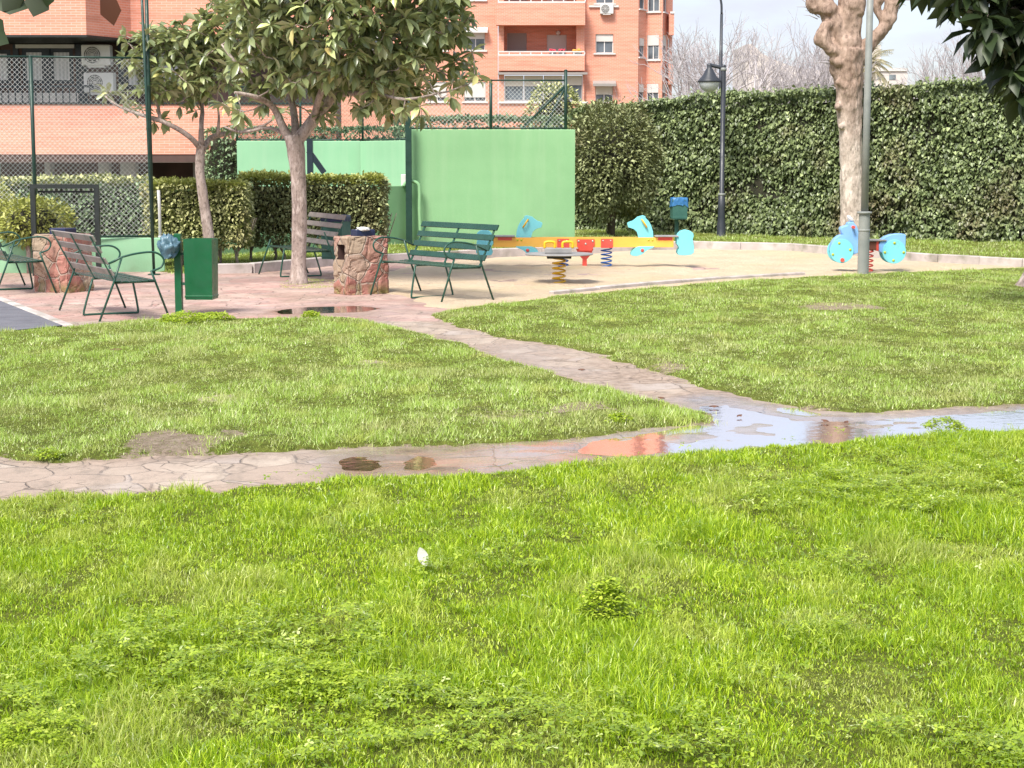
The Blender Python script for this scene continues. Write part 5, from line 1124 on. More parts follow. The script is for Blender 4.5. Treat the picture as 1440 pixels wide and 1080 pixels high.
# motorcycle rider
YM = 27.3; sm_ = FPX/YM; xm = W(1228.5,0,YM).x
t = thing('spring_rider', 'blue motorcycle shaped spring rider with turquoise disc wheels on a red spring', 'spring rider', (xm, YM, 0))
def Z8(L): return [((zx/9+1140-1228.5)/sm_, CAMZ-((zy/9+280)-222)/sm_) for zx, zy in L]
for (name_, pts) in (('front_fairing', [(322,640),(325,590),(340,540),(372,490),(420,450),(470,435),(450,400),(440,370),(452,345),(490,330),(525,320),(535,290),(560,275),(600,280),(640,330),(680,420),(740,520),(740,640),(600,690),(560,640),(450,560)]), ('rear_fender', [(930,640),(925,560),(960,500),(1010,462),(1080,435),(1170,425),(1240,428),(1262,445),(1262,560),(1255,640),(1100,700),(950,660)])):
    mb = MB(); mb.prism(Z8(pts), -.10, .10, .008); mb.build(name_, M['blue_board'], t)
for (cx, cy) in ((455,642), (1115,650)):
    c = Z8([(cx,cy)])[0]; rw = 147/9/sm_
    for ys in (-1, 1):
        mb = MB(); y0 = ys*.118; mb.lathe([(0,y0-ys*.014),(rw,y0-ys*.014),(rw+.004,y0),(rw,y0+ys*.014),(0,y0+ys*.014)], (c[0],0,c[1]), 36, 'Y', False); wh = mb.build('wheel_disc', M['turq'], t)
        bl = [(-35,-100),(105,-18),(-112,42)] if cx < 600 else [(0,-110),(118,8),(-118,8),(-8,108)]
        for (a, b) in bl: mb = MB(); mb.sphere((c[0]+a/9/sm_, y0+ys*.016, c[1]-b/9/sm_), .021, 8, (1,.5,1)); mb.build('bolt_cap', M['yellow_bolt'], wh)
c = Z8([(462,752)])[0]
mb = MB(); mb.tube([(c[0],-.17,c[1]),(c[0],.17,c[1])], .03, 10); mb.build('foot_peg', M['red'], t)
c = Z8([(590,340)])[0]; mb = MB(); mb.tube([(c[0],-.20,c[1]),(c[0],.20,c[1])], .022, 10); mb.build('hand_grip', M['red'], t)
a_ = Z8([(535,200),(610,285)]); c = ((a_[0][0]+a_[1][0])/2, (a_[0][1]+a_[1][1])/2); mb = MB(); mb.sphere((0,0,0), .075, 14, (1,1.1,.42)); o = mb.build('headlight', M['white_plastic'], t); o.location = (c[0],0,c[1]); o.rotation_euler = (0, R(48), 0)
a_ = Z8([(690,497),(975,520)]); mb = MB(); mb.bx(a_[0][0], a_[1][0]+.05, -.13, .13, a_[1][1], a_[0][1], .008); mb.build('seat', M['tread'], t)
a_ = Z8([(690,525),(905,630)]); mb = MB(); mb.bx(a_[0][0], a_[1][0], -.085, .085, a_[1][1], a_[0][1]-.003, .008); mb.build('mount', noisy('brown red box', (.16,.05,.03), (.22,.07,.04), 4, .6), t)
a_ = Z8([(895,515),(925,640)]); mb = MB(); mb.bx(a_[0][0], a_[1][0], -.09, .09, a_[1][1], a_[0][1]-.006, .004); mb.build('clamp_plate', M['red'], t)
c = Z8([(800,0)])[0][0]; zs_ = Z8([(0,632)])[0][1]; mb = MB(); spring(mb, (c,0), .085, -.03, zs_, 5.2, .012); mb.build('spring', M['red'], t)
# ------------------------------------------------------------ weeds, litter on the lawns
def weed(name, label, px, py, rx, h, n, seed, mat='weed', size=.02, cat='weed'):
    gx, gy = G(px, py, .03); r = np.random.default_rng(seed); v = r.normal(size=(n, 3)); v /= np.linalg.norm(v, axis=1, keepdims=True); v[:, 2] = np.abs(v[:, 2])
    k = r.uniform(.75, 1.05, n); x = gx+v[:, 0]*rx*k; y = gy+v[:, 1]*rx*.9*k; z = .03+v[:, 2]*h*k*(1+.35*(vn(x, y, 14, seed)-.5)); z = np.maximum(z, .035)
    o = flat_leaves('foliage', x, y, z, r.uniform(size*.6, size*1.3, n), M[mat], None, seed, 3, .3, None, None); 
    t = thing(name, label, cat, (gx, gy, 0)); o.parent = t; o.matrix_parent_inverse = Matrix.Translation((-gx, -gy, 0)); 
    for kk in ('kind', 'category', 'label'): 
        if kk in o: del o[kk]
    mb = MB()
    for q in range(10): a = r.uniform(0, 6.28); mb.tube([(0,0,0), (math.cos(a)*rx*.3, math.sin(a)*rx*.3, h*.5), (math.cos(a)*rx*.7, math.sin(a)*rx*.7, h*.8)], .0015, 4, False)
    mb.build('stem', M['weed'], t); return t
weed('clover_tuft', 'rounded dense clover tuft with dark underside in the middle of the front lawn', 852, 872, .10, .17, 620, 71, 'weed', .018)
weed('weed_clump', 'leafy weeds at the foot of the bright green bin', 262, 452, .30, .10, 420, 72, 'weed', .03)
weed('weed_clump', 'weeds spreading right of the green bin on the lawn edge', 300, 448, .22, .07, 220, 73, 'weed', .03)
weed('weed_clump', 'small weed on the paving edge between tree and stone bin', 438, 446, .10, .07, 140, 74, 'weed', .028)
weed('weed_clump', 'leafy weed at the front edge of the wet path, right side', 1328, 604, .14, .075, 220, 75, 'clover', .02)
weed('weed_clump', 'weed at the path edge of the left lawn, far left', 68, 641, .09, .05, 110, 76, 'clover', .018)
weed('weed_clump', 'weed tuft on the left lawn near its pointed tip', 872, 592, .09, .05, 110, 77, 'clover', .022)
weed('weed_clump', 'yellow green clover mat at the lower left of the front lawn', 440, 962, .19, .06, 500, 78, 'weed', .015)
weed('weed_clump', 'yellow clover cushion in the bottom left corner', 60, 1035, .15, .07, 420, 79, 'weed', .014)
def leaf_thing(name, label, px, py, L, wd, az, mat, z=.07, tilt=.3, cat='leaf'):
    gx, gy = G(px, py, z); mb = MB(); N = 7; V = []
    for i in range(N):
        u = i/(N-1); w_ = wd*math.sin(math.pi*min(1, u*.93+.05))**.8/2; V += [(L*(u-.5), -w_, .006*math.sin(u*9)+.2*w_), (L*(u-.5), 0, 0), (L*(u-.5), w_, .2*w_+.004)]
    F = []
    for i in range(N-1): F += [(3*i,3*i+3,3*i+4,3*i+1),(3*i+1,3*i+4,3*i+5,3*i+2)]
    F2 = [(a+len(V),) for a in range(0)]
    mb.add(V, F, True); o = mb.build(name, M[mat]); o.location = (gx, gy, z); o.rotation_euler = (Matrix.Rotation(random.uniform(-.3,.3), 3, 'Z') @ Matrix.Rotation(tilt, 3, 'X') @ Matrix.Rotation(az, 3, 'Z')).to_euler(); return tag(o, label, cat)
leaf_thing('fallen_leaf', 'whitish dry leaf lying in the middle of the front lawn', 595, 783, .085, .045, R(115), 'petal', .095, 1.15)
leaf_thing('fallen_leaf', 'small reddish brown leaf on the wet junction of the paths', 1004, 572, .07, .03, R(10), 'litter_leaf', .004, .1)
leaf_thing('fallen_leaf', 'brown flat leaf on the left lawn near the asphalt', 164, 492, .13, .05, R(5), 'litter_leaf', .04, .1)
for k, (px, py, z_, lab) in enumerate([(1225,572,.006,'dark wet leaf on the path below the right lawn edge'), (1040,585,.006,'brown leaf in the rainwater just right of the reddish one'), (1190,594,.006,'thin brown leaf on the wet path before the front grass'), (1160,592,.006,'brown leaf left of the thin one on the wet path'), (930,560,.01,'brown leaf on the muddy diagonal path'), (818,520,.01,'brown leaf halfway up the diagonal path'), (58,402,.01,'dark leaf on the paving near the left stone bin')]):
    leaf_thing('fallen_leaf', lab, px, py, .06, .025, random.uniform(-1,1), 'litter_leaf', z_, .15)
# ------------------------------------------------------------ buildings
def holed_wall(mb, x0, x1, z0, z1, y, holes, dp=.22):
    xs_ = sorted(set([x0, x1]+[v for h in holes for v in h[:2] if x0 < v < x1])); zs = sorted(set([z0, z1]+[v for h in holes for v in h[2:] if z0 < v < z1]))
    for i in range(len(xs_)-1):
        for j in range(len(zs)-1):
            cx, cz = (xs_[i]+xs_[i+1])/2, (zs[j]+zs[j+1])/2
            if any(h[0] < cx < h[1] and h[2] < cz < h[3] for h in holes): continue
            mb.quad((xs_[i],y,zs[j]),(xs_[i+1],y,zs[j]),(xs_[i+1],y,zs[j+1]),(xs_[i],y,zs[j+1]))
    for (a, b, c, d) in holes:
        mb.quad((a,y,c),(a,y,d),(a,y+dp,d),(a,y+dp,c)); mb.quad((b,y,d),(b,y,c),(b,y+dp,c),(b,y+dp,d)); mb.quad((a,y,d),(b,y,d),(b,y+dp,d),(a,y+dp,d)); mb.quad((b,y,c),(a,y,c),(a,y+dp,c),(b,y+dp,c))
def window(par, a, b, c, d, y, mull=1, shut=.4, frame='white_frame', sill=True, shm='shutter', glass='glass', fw=.05, dp=.14, awning=False):
    mb = MB(); yy = y+dp; ev = .001
    mb.bx(a, a+fw, yy-.03, yy+.03, c, d); mb.bx(b-fw, b, yy-.03, yy+.03, c, d); mb.bx(a+fw, b-fw, yy-.03, yy+.03, d-fw, d); mb.bx(a+fw, b-fw, yy-.03, yy+.03, c, c+fw)
    for k in range(mull): x_ = a+(b-a)*(k+1)/(mull+1); mb.bx(x_-fw*.5, x_+fw*.5, yy-.028, yy+.028, c+fw, d-fw)
    f_ = mb.build('window', M[frame], par)
    mb = MB(); mb.bx(a+fw*.5, b-fw*.5, yy-.004, yy+.004, c+fw*.5, d-fw*.5); mb.build('pane', M[glass], f_)
    if shut > 0: mb = MB(); mb.bx(a+.02, b-.02, yy-.075, yy-.035, d-(d-c)*shut, d-.005); mb.build('shutter', M[shm], f_)
    if sill: mb = MB(); mb.bx(a-.12, b+.12, y-.09, y+.1, c-.07, c-.002); mb.build('sill', M['white_frame'], f_)
    if awning:
        mb = MB(); mb.add([(a-.15,y-.01,d+.18),(b+.15,y-.01,d+.18),(b+.15,y-.45,d+.0),(a-.15,y-.45,d+.0),(a-.15,y-.45,d-.14),(b+.15,y-.45,d-.14)], [(0,3,2,1),(3,4,5,2)]); mb.build('awning', M['shutter_grey' if awning == 2 else 'white_frame'], f_)
    return f_
def ac_unit(label, cx, y, z0, w_, h_, par=None, group='air conditioning units on the brick facades'):
    t = thing('air_conditioner', label, 'air conditioner', (cx, y, z0), 0, group); mb = MB(); mb.bx(-w_/2, w_/2, -.32, 0, 0, h_, .02); mb.build('casing', M['white_plastic'], t)
    mb = MB(); rr_ = h_*.42
    for q in range(1, 6): mb.lathe([(rr_*q/5-.012,-.335),(rr_*q/5,-.342),(rr_*q/5+.005,-.335)], (-w_*.12,0,h_/2), 24, 'Y')
    for q in range(8): a = q*math.pi/4; mb.tube([(-w_*.12,-.337,h_/2),(-w_*.12+rr_*math.cos(a),-.337,h_/2+rr_*math.sin(a))], .005, 4, False)
    mb.build('fan_grille', M['white_frame'], t); mb = MB(); mb.lathe([(0,-.325),(rr_,-.325),(rr_,-.322)], (-w_*.12,0,h_/2), 24, 'Y', False); mb.build('fan', M['black_metal'], t)
    mb = MB(); mb.bx(-w_*.35,w_*.35,-.3,-.27,-.05,-.002); mb.bx(-w_*.35,-w_*.3,-.3,.02,-.05,-.0025); mb.bx(w_*.3,w_*.35,-.3,.02,-.05,-.0025); mb.build('bracket', M['white_frame'], t); return t
# ---- left building, local frame at y=45
YQ = 45.0; oQ = Vector((W(120,0,YQ).x, YQ, 0)); bl = thing('brick_building', 'low salmon brick building at the left with recessed balcony windows and air conditioners', 'building', oQ)
def q(px, py=0, Y=YQ): p = W(px, py, Y); return p.x-oQ.x, p.z
zb1, zb0 = q(0,147)[1], q(0,217)[1]; zu = q(0,49,44.0)[1]; XL = q(-260)[0]; XR = q(470)[0]
mb = MB(); mb.bx(XL, XR, 0, .25, zb0, zb1); mb.build('parapet', M['brick_near'], bl)
mb = MB(); mb.bx(XL, XR, -.03, .30, zb1+.001, zb1+.05); mb.build('parapet_cap', M['black_metal'], bl)
# upper storey, projecting with a chamfered corner
xc = q(120,0,44.0)[0]; xd = q(165,0,45.9)[0]
mb = MB(); zt_ = zu+4.5
mb.quad((XL,-1.0,zu),(xc,-1.0,zu),(xc,-1.0,zt_),(XL,-1.0,zt_)); mb.quad((xc,-1.0,zu),(xc+.75,.6,zu),(xc+.75,.6,zt_),(xc,-1.0,zt_)); mb.quad((xc+.75,.6,zu),(XR,.6,zu),(XR,.6,zt_),(xc+.75,.6,zt_)); mb.quad((XL,-1,zt_),(xc,-1,zt_),(XR,.6,zt_),(XR,6,zt_)); mb.quad((XR,.6,zu),(XR,6,zu),(XR,6,zt_),(XR,.6,zt_))
mb.build('upper_wall', M['brick_near'], bl)
mb = MB(); mb.add([(XL,-1.06,zu-.06),(xc+.03,-1.06,zu-.06),(xc+.80,.56,zu-.06),(XR,.56,zu-.06),(XR,1.9,zu-.06),(XL,1.9,zu-.06)]+[(XL,-1.06,zu-.004),(xc+.03,-1.06,zu-.004),(xc+.80,.56,zu-.004),(XR,.56,zu-.004),(XR,1.9,zu-.004),(XL,1.9,zu-.004)], [(5,4,3,2,1,0),(6,7,8,9,10,11),(0,1,7,6),(1,2,8,7),(2,3,9,8)]); mb.build('soffit', M['black_metal'], bl)
YR = 1.5; holes = []
def qr(px, py): p = W(px, py, YQ+YR); return p.x-oQ.x, p.z
wins = [(-40,12,70,118),(28,61,68,118),(67,100,68,118),(172,196,74,125),(215,262,70,125)]
for (a, b, c, d) in wins: holes.append((qr(a,0)[0], qr(b,0)[0], qr(0,d)[1], qr(0,c)[1]))
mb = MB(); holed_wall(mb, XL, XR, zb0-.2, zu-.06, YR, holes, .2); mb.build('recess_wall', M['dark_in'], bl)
for h in holes: window(bl, *h, YR, 0, 0, 'navy_frame', False, glass='curtain', fw=.10, dp=.05)
mb = MB(); a_, z_ = qr(24,67); b_ = qr(104,0)[0]; mb.bx(a_, b_, YR-.16, YR-.02, z_-.02, z_+.07); mb.build('blind_box', M['white_plastic'], bl)
for px in (20, 64, 108, 116, 168): mb = MB(); a_ = qr(px,0)[0]; mb.bx(a_-.07, a_+.07, YR-.05, YR-.003, zb0, zu-.07); mb.build('mullion', M['navy_frame'], bl)
# railing above the parapet
zr = q(0,121)[1]; mb = MB(); mb.bx(XL, q(126)[0], .08, .14, zr-.03, zr+.03)
for k in range(40): x_ = XL+(q(126)[0]-XL)*(k+.5)/40; mb.bx(x_-.012, x_+.012, .10, .12, zb1+.05, zr-.03)
mb.build('railing', M['navy_frame'], bl)
mb = MB(); 
mb.bx(XL, q(104)[0], .13, .15, zb1+.06, zr-.16); mb.build('railing_panel', M['render_grey'], bl)
# ground floor recess below the brick band
zg = -1.2
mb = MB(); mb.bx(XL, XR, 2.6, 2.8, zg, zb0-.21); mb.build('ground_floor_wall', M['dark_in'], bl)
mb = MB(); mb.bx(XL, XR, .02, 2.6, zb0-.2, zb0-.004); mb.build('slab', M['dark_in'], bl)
for (a, b) in ((118,133),(150,172),(256,279),(-60,-30),(40,48)): mb = MB(); mb.bx(q(a)[0], q(b)[0], 1.0, 1.4, zg, zb0-.203); mb.build('pillar', M['render_grey'], bl)
mb = MB(); mb.bx(q(285)[0], q(313)[0], .7, 1.5, zg, q(0,221)[1]); mb.build('low_red_wall', M['pink_render'], bl)
mb = MB(); mb.bx(XR-1.5, XR, .03, .24, zg, zb0-.003); mb.build('end_wall', M['brick_near'], bl)
ac_unit('upper air conditioner under the soffit of the salmon brick building', oQ.x+qr(145,0)[0]-.02, YQ+.9, W(0,93,YQ+.9).z, .72, .52)
ac_unit('lower air conditioner resting behind the parapet of the salmon brick building', oQ.x+qr(148,0)[0], YQ+.8, W(0,131,YQ+.8).z, .74, .50)
# ---- right building, 100 m away
YX = 100.0; oX = Vector((W(700,0,YX).x, YX, 0)); br = thing('apartment_block', 'orange brick apartment block with balconies and bay windows beyond the green wall', 'building', oX)
def k_(px, py=0, dy=0): p = W(px, py, YX+dy); return p.x-oX.x, p.z
FLH = k_(0,75)[1]-k_(0,146)[1]; ZB = -4; ZTOP = k_(0,-190)[1]
def px_holes(L, dy=0): return [(k_(a,0,dy)[0], k_(b,0,dy)[0], k_(0,d,dy)[1], k_(0,c,dy)[1]) for (a, b, c, d) in L]
def floors(rects, ups=2):
    out = []
    for (a, b, c, d) in rects:
        for u in range(ups): out.append((a, b, c, d, u))
    return out
base_w = [(655,682,43,71,'w'),(652,683,115,143,'w'),(600,628,43,71,'w'),(600,628,115,143,'w'),(520,550,43,71,'w'),(520,550,115,143,'w'),(838,863,48,75,'g'),(838,863,118,145,'c'),(838,863,-24,5,'g'),(655,682,-29,0,'w'),(600,628,-29,0,'w')]
H_ = px_holes([r_[:4] for r_ in base_w]); xL = k_(430)[0]; x708 = k_(708)[0]; x825 = k_(822)[0]; x900 = k_(898)[0]
mb = MB(); zr0, zr1 = k_(0,73)[1], k_(0,37)[1]
Hl = [h for h in H_ if h[1] < x708]; Hr = [h for h in H_ if h[0] > x825]
holed_wall(mb, xL, k_(700)[0], ZB, ZTOP, 0, Hl); holed_wall(mb, x825, x900, ZB, ZTOP, 0, Hr)
mb.quad((k_(700)[0],0,ZB),(k_(700)[0],-.25,ZB),(k_(700)[0],-.25,ZTOP),(k_(700)[0],0,ZTOP))
# projecting central bay with the recess behind the balcony
xb0 = k_(701)[0]; xb1 = k_(822)[0]; yb = -.25
bayh = [(xb0+.30, xb1-.45, k_(0,74)[1], k_(0,35)[1]), (k_(709)[0], k_(826)[0]-.25, k_(0,143)[1], k_(0,104)[1]), (xb0+.30, xb1-.45, k_(0,2)[1], k_(0,-35)[1])]
holed_wall(mb, xb0, xb1, ZB, ZTOP, yb, bayh, .3); mb.quad((xb1,yb,ZB),(xb1,0,ZB),(xb1,0,ZTOP),(xb1,yb,ZTOP))
mb.build('wall', M['brick_far'], br)
# deep back walls of the balconies
for u in (0, 1):
    c, d = bayh[0 if u == 0 else 2][2:]; a, b = bayh[0][:2]
    mb = MB(); dd = [(k_(713)[0], k_(741)[0], c, d-.35), (k_(770)[0], k_(798)[0], c, d-.45)]
    holed_wall(mb, a-.3, b+.3, c-.3, d+.3, 1.4, dd, .15); mb.quad((a-.01,0.06,c),(a-.01,0.06,d),(a-.01,1.4,d),(a-.01,1.4,c)); mb.quad((b+.01,0.06,d),(b+.01,0.06,c),(b+.01,1.4,c),(b+.01,1.4,d)); mb.quad((a,.06,d-.01),(b,.06,d-.01),(b,1.4,d-.01),(a,1.4,d-.01)); mb.quad((a,.06,c+.01),(b,.06,c+.01),(b,1.4,c+.01),(a,1.4,c+.01)); mb.build('balcony_recess', M['brick_far'], br)
    window(br, *dd[0], 1.4, 0, .95, shm='shutter_grey', sill=False, dp=.1); window(br, *dd[1], 1.4, 0, .9, sill=False, dp=.1)
# balcony parapets
for (c, d) in ((73,100), (0,37), (-70,-34)):
    zc_, zd_ = k_(0,d)[1], k_(0,c)[1]; mb = MB(); mb.bx(xb0-.12 if d == 37 else xb0+.0, xb1+.0, yb-.75 if d == 37 else yb-.35, yb-.003, zc_, zd_-.25); mb.build('balcony_parapet', M['brick_far'], br)
    mb = MB(); zz = zd_-.02; y0 = yb-(.72 if d == 37 else .32)
    mb.bx(xb0+.0, xb1, y0-.04, y0+.04, zd_-.24, zd_-.16); mb.bx(xb0+.0, xb1, y0-.03, y0+.03, zz-.03, zz+.03)
    for kk in range(9): x_ = xb0+(xb1-xb0)*kk/8; mb.bx(x_-.03, x_+.03, y0-.02, y0+.02, zd_-.16, zz-.03)
    mb.build('balcony_rail', M['white_frame'], br)
mb = MB(); mb.sphere((k_(786)[0], 1.2, k_(0,44)[1]), .13, 10); mb.build('globe_lamp', M['white_plastic'], br)
for (px, w_) in ((777,.35),(790,.35),(811,.45)):
    t = thing('flower_box', 'balcony plant box with %s flowers on the apartment block balcony' % {777:'pink', 790:'dark red', 811:'orange'}[px], 'flower box', (oX.x+k_(px)[0], YX+yb-.12, k_(0,73)[1]-.22)); mb = MB(); mb.bx(-w_/2, w_/2, -.09, .09, 0, .16, .01); mb.build('planter', M['render_grey'], t)
    mb = MB(); r = np.random.default_rng(px)
    for kk in range(26): mb.sphere((r.uniform(-w_/2,w_/2), r.uniform(-.1,.1), .18+r.uniform(0,.16)), .05, 5)
    mb.build('blossom', M['flower'] if px != 811 else M['yellow_beam'], t)
# enclosed glazed gallery under the balcony
h = bayh[1]; n_ = 4
for kk in range(n_):
    a = h[0]+(h[1]-h[0])*kk/n_+.02; b = h[0]+(h[1]-h[0])*(kk+1)/n_-.02; window(br, a, b, h[2]+.05, h[3]-.1, yb, 0, .42 if kk != 3 else .38, frame='shutter_grey', sill=False, shm='shutter_cream', dp=.1)
mb = MB(); mb.bx(h[0]-.35, h[1]+.25, yb-.45, yb-.01, h[3]-.06, h[3]+.06); mb.build('awning_box', M['shutter_grey'], br)
mb = MB(); mb.bx(h[0]-.3, h[1]+.3, yb-.12, yb-.004, h[2]-.10, h[2]-.003); mb.build('gallery_sill', M['white_frame'], br)
for (r_, hh) in zip(base_w, H_):
    a_ = 1 if r_[:2] == (655,682) and r_[2] == 43 else (2 if r_[0] == 838 and r_[2] == 118 else 0)
    window(br, *hh, 0, 1, {'w': .42, 'g': .38, 'c': .55}[r_[4]] if r_[2] != 115 else .78, shm='shutter_cream' if r_[4] == 'c' else 'shutter', awning=a_)
mb = MB(); a_, z_ = k_(828,9); mb.bx(a_, k_(870)[0], -.1, -.005, z_-.05, z_+.05); mb.build('ledge', M['white_frame'], br)
ac_unit('air conditioner below the top window of the apartment block', oX.x+k_(853)[0], YX, k_(0,20)[1], .72, .55)
# right end: chamfer face with narrow windows, then the round bay
xa0, ya0 = x900, 0.0; xa1, ya1 = k_(909,0,1.2)[0], 1.2; xb_0, xb_1 = k_(910,0,.6)[0], k_(932,0,.6)[0]; xend = k_(946,0,2.0)[0]
def face_obj(p0, p1, rects, name):
    """a wall face between two plan points with windows given as (u0,u1,py_top,py_bottom)"""
    e = thing.__globals__['bpy'].data.objects.new(name, None); 
    return e
def faced(p0, p1, wins_, shut, mull):
    L = math.hypot(p1[0]-p0[0], p1[1]-p0[1]); ang = math.atan2(p1[1]-p0[1], p1[0]-p0[0]); hs = [(u0*L, u1*L, k_(0,d)[1], k_(0,c)[1]) for (u0, u1, c, d) in wins_]
    mb = MB(); holed_wall(mb, 0, L, ZB, ZTOP, 0, hs, .2); o = mb.build('bay_wall', M['brick_far'], br); o.location = (p0[0], p0[1], 0); o.rotation_euler = (0, 0, ang)
    for h in hs:
        f_ = window(br, *h, 0, mull, shut, sill=True, dp=.08, fw=.05); f_.location = (p0[0], p0[1], 0); f_.rotation_euler = (0, 0, ang)
faced((x900, 0), (xb_0, .9), [(.15,.75,53,80),(.15,.75,118,146),(.15,.75,-18,12)], .4, 0)
faced((xb_0, .9), (xb_1, .55), [(.05,.80,48,83),(.05,.80,117,147),(.05,.80,-24,15)], .42, 1)
faced((xb_1, .55), (xb_1+.35, 1.6), [(.15,.85,48,83),(.15,.85,117,147),(.15,.85,-24,15)], .42, 0)
faced((xb_1+.35, 1.6), (xend, 1.9), [(.1,.55,52,88),(.1,.55,117,150)], .0, 0)
mb = MB(); mb.quad((xend,1.9,ZB),(xend,14,ZB),(xend,14,ZTOP),(xend,1.9,ZTOP)); mb.quad((xL,.3,ZTOP),(xend,1.9,ZTOP),(xend,14,ZTOP),(xL,14,ZTOP)); mb.quad((xL,0,ZB),(xL,0,ZTOP),(xL,14,ZTOP),(xL,14,ZB)); mb.build('side_wall', M['brick_far'], br)
for (c, d) in ((83,88), (12,18)):
    z_ = k_(0,(c+d)/2)[1]; mb = MB(); mb.bx(xb_1+.45, xend+.02, .9, 1.0, z_-.08, z_+.03); mb.bx(xend-.06, xend+.02, 1.0, 1.88, z_-.08, z_+.03); mb.build('corner_rail', M['white_frame'], br)
    mb = MB(); mb.bx(xb_1+.40, xend+.0, .95, 1.88, z_-1.25, z_-.09); mb.build('corner_balcony', M['brick_far'], br)
# ---- far pale building, palm, bare trees, tall far lamp
YV = 130.0
def v_(px, py): return W(px, py, YV)
t = thing('distant_building', 'pale hazy building with a stepped gable behind the bare trees', 'building', (v_(1090,0).x, YV, 0)); ox = t.location.x
mb = MB(); pr = [(v_(px,py).x-ox, v_(px,py).z) for px, py in [(1048,240),(1050,62),(1058,62),(1072,75),(1085,82),(1120,96),(1170,100),(1175,240)]]; mb.prism(pr, 0, 8); mb.build('wall', M['haze_render'], t)
for k in range(7): a = v_(1092+k*12,0).x-ox; mb = MB(); mb.bx(a, a+.35, -.02, .02, v_(0,127).z, v_(0,120).z); mb.build('window', M['glass_pale'], t)
mb = MB(); mb.bx(v_(1088,0).x-ox, v_(1176,0).x-ox, -.5, -.01, v_(0,118).z, v_(0,114).z); mb.build('cornice', M['white_frame'], t)
t = thing('distant_building', 'low flat pale building right of the pollarded tree trunk, beyond the palm', 'building', (v_(1262,0).x, YV+6, 0)); ox = t.location.x
mb = MB(); mb.bx(-3.2, W(1279,0,YV+6).x-ox, 0, 8, -1, W(0,97,YV+6).z); mb.bx(-3.2, W(1244,0,YV+6).x-ox, 1, 7, W(0,96.5,YV+6).z, W(0,62,YV+6).z); mb.build('wall', M['haze_render'], t)
for k in range(3): mb = MB(); mb.bx(-1.0+k*.9, -.5+k*.9, -.04, .02, W(0,112,YV+6).z, W(0,105,YV+6).z); mb.build('window', M['glass_pale'], t)
mb = MB(); mb.bx(-3.3, W(1279.5,0,YV+6).x-ox, -.12, -.003, W(0,100,YV+6).z, W(0,96,YV+6).z); mb.build('cornice', M['white_frame'], t)
# palm
YPm = 105.0; t = thing('palm_tree', 'pale feathery palm crown between pollarded tree and low building', 'tree', (W(1222,0,YPm).x, YPm, 0)); zc = W(0,92,YPm).z; r = np.random.default_rng(31)
mb = MB(); mb.tube([(0,0,-.1),(0,0,zc*.6),(0,0,zc)], [.45,.35,.32], 10); mb.build('trunk', M['bark'], t); P = []; D = []; LL = []
mb = MB()
for k in range(70):
    a = r.uniform(0, 6.28); el = r.uniform(-.3, 1.35); L = r.uniform(1.3, 1.9); pts = [Vector((0,0,zc))]; d = Vector((math.cos(a)*math.cos(el), math.sin(a)*math.cos(el), math.sin(el)))
    for s_ in range(8): d = (d+Vector((0,0,-.17))).normalized(); pts.append(pts[-1]+d*L/8)
    mb.tube(pts, .014, 3, False)
    for s_ in range(1, 9):
        for sd__ in (-1, 1):
            for q_ in (0, .5):
                p = pts[s_-1].lerp(pts[s_], q_); tt = (pts[s_]-pts[s_-1]).normalized(); n_ = tt.cross(Vector((0,0,1))).normalized()*sd__; P.append(p); D.append(tt*.7+n_+Vector((0,0,-.35))); LL.append(.38*(1-.4*s_/9))
mb.build('frond_stem', M['palm_leaf'], t); P = np.array([tuple(p) for p in P]); D = np.array([tuple(p) for p in D]); LL = np.array(LL); leaf_mesh('crown', P, D, r.uniform(-.5,.5,len(P)), LL, LL*.12, r.random(len(P)), M['palm_leaf'], t, 'short', .2, .1)
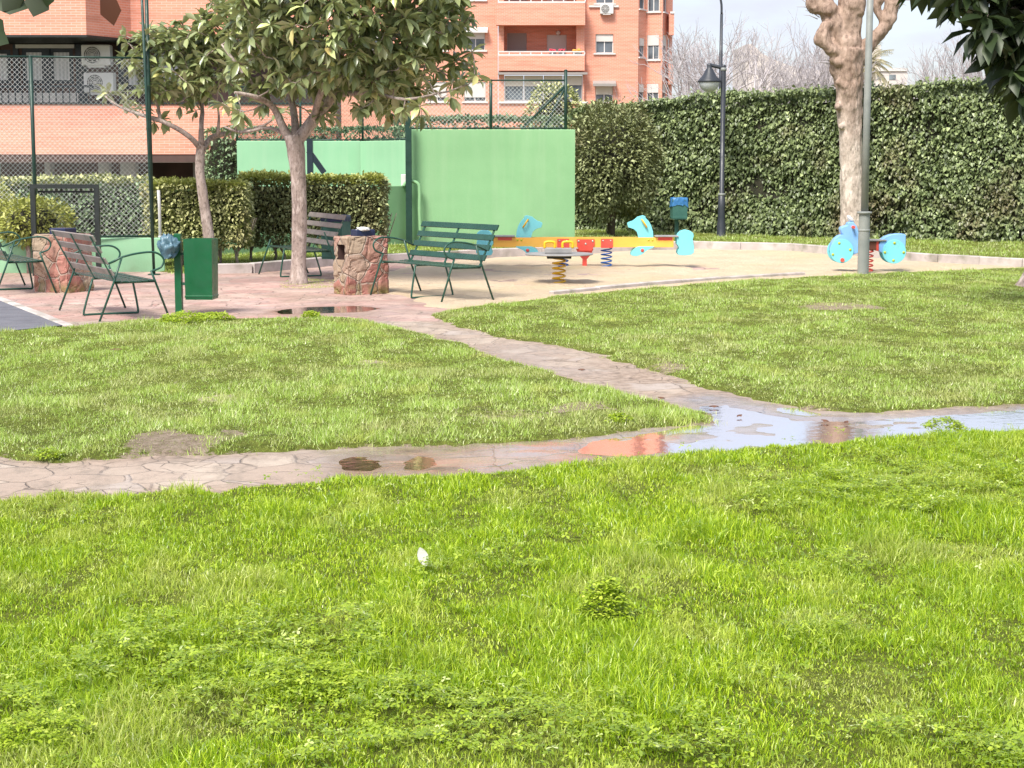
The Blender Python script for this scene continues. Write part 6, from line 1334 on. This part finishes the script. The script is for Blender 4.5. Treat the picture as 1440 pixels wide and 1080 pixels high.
def bare_tree(label, px, Y, ztop_py, spread, seed, trunk_r=.16, depth=5):
    r = np.random.default_rng(seed); x_ = W(px,0,Y).x; H = W(0,ztop_py,Y).z; t = thing('bare_tree', label, 'tree', (x_, Y, 0), 0, 'leafless trees beyond the ivy hedge'); mb = MB(); mt = MB(); z0 = H*.22
    mt.tube([(0,0,-.05),(.05,0,z0*.5),(0,0,z0)], [trunk_r*1.3,trunk_r,trunk_r*.9], 8); mt.build('trunk', M['twig'], t)
    def br_(p, d, L, rd, lv):
        m_ = p+d*L*.5+Vector(r.normal(0, .05, 3))*L; e = p+d*L; mb.tube([p, m_, e], [rd, rd*.85, rd*.65], 4 if lv < 3 else 3, False)
        if lv >= depth: return
        for q_ in range(3 if lv < 2 else int(r.integers(2, 4))):
            nd = (d+Vector(r.normal(0, .42*spread, 3))+Vector((0,0,.14))).normalized(); s_ = m_.lerp(e, r.uniform(.2, 1)) if q_ else e; br_(s_, nd, L*r.uniform(.62, .88), max(rd*.62, .010), lv+1)
    for q_ in range(3): d = Vector((r.normal(0,.25*spread), r.normal(0,.35*spread), 1)).normalized(); br_(Vector((0,0,z0)), d, (H-z0)*.38, trunk_r*.6, 0)
    mb.build('crown', M['twig'], t)
for i, (px, Y, zt_, lab) in enumerate([(972,78,58,'leafless tree next to the corner of the apartment block'),(1000,84,50,'tall leafless tree behind the lantern of the park lamp'),(1040,76,66,'leafless tree just right of the park lamp'),(1080,90,84,'leafless tree in front of the stepped pale building'),(1110,80,78,'low leafless tree between pale building and pollarded tree'),(1140,86,66,'leafless tree directly left of the pollarded tree'),(1165,78,84,'lowest leafless tree touching the pollarded trunk'),(1330,88,76,'leafless tree right of the low pale building'),(1372,80,80,'leafless tree left of the dark overhanging crown'),(1420,92,84,'leafless tree behind the dark overhanging leaves')]):
    bare_tree(lab, px, Y, zt_, .95, 300+i)
t = thing('tall_street_lamp', 'very tall thin street lamp with curved arm rising behind the park lamp', 'lamp', (W(1015,0,70).x, 70, 0)); zt_ = W(0,20,70).z
mb = MB(); mb.tube([(0,0,-.05),(0,0,zt_*.6),(0,0,zt_)], [.10,.075,.055], 8); mb.build('post', M['lamp_metal'], t)
mb = MB(); mb.tube(arc([(0,0,zt_),(-.03,0,zt_+.5),(-.25,0,zt_+1.0),(-.8,0,zt_+1.3)], 4), .045, 8); mb.build('arm', M['lamp_metal'], t)
mb = MB(); mb.sphere((-1.05,0,zt_+1.33), .3, 10, (1,.45,.3)); mb.build('lamp_head', M['lamp_metal'], t)
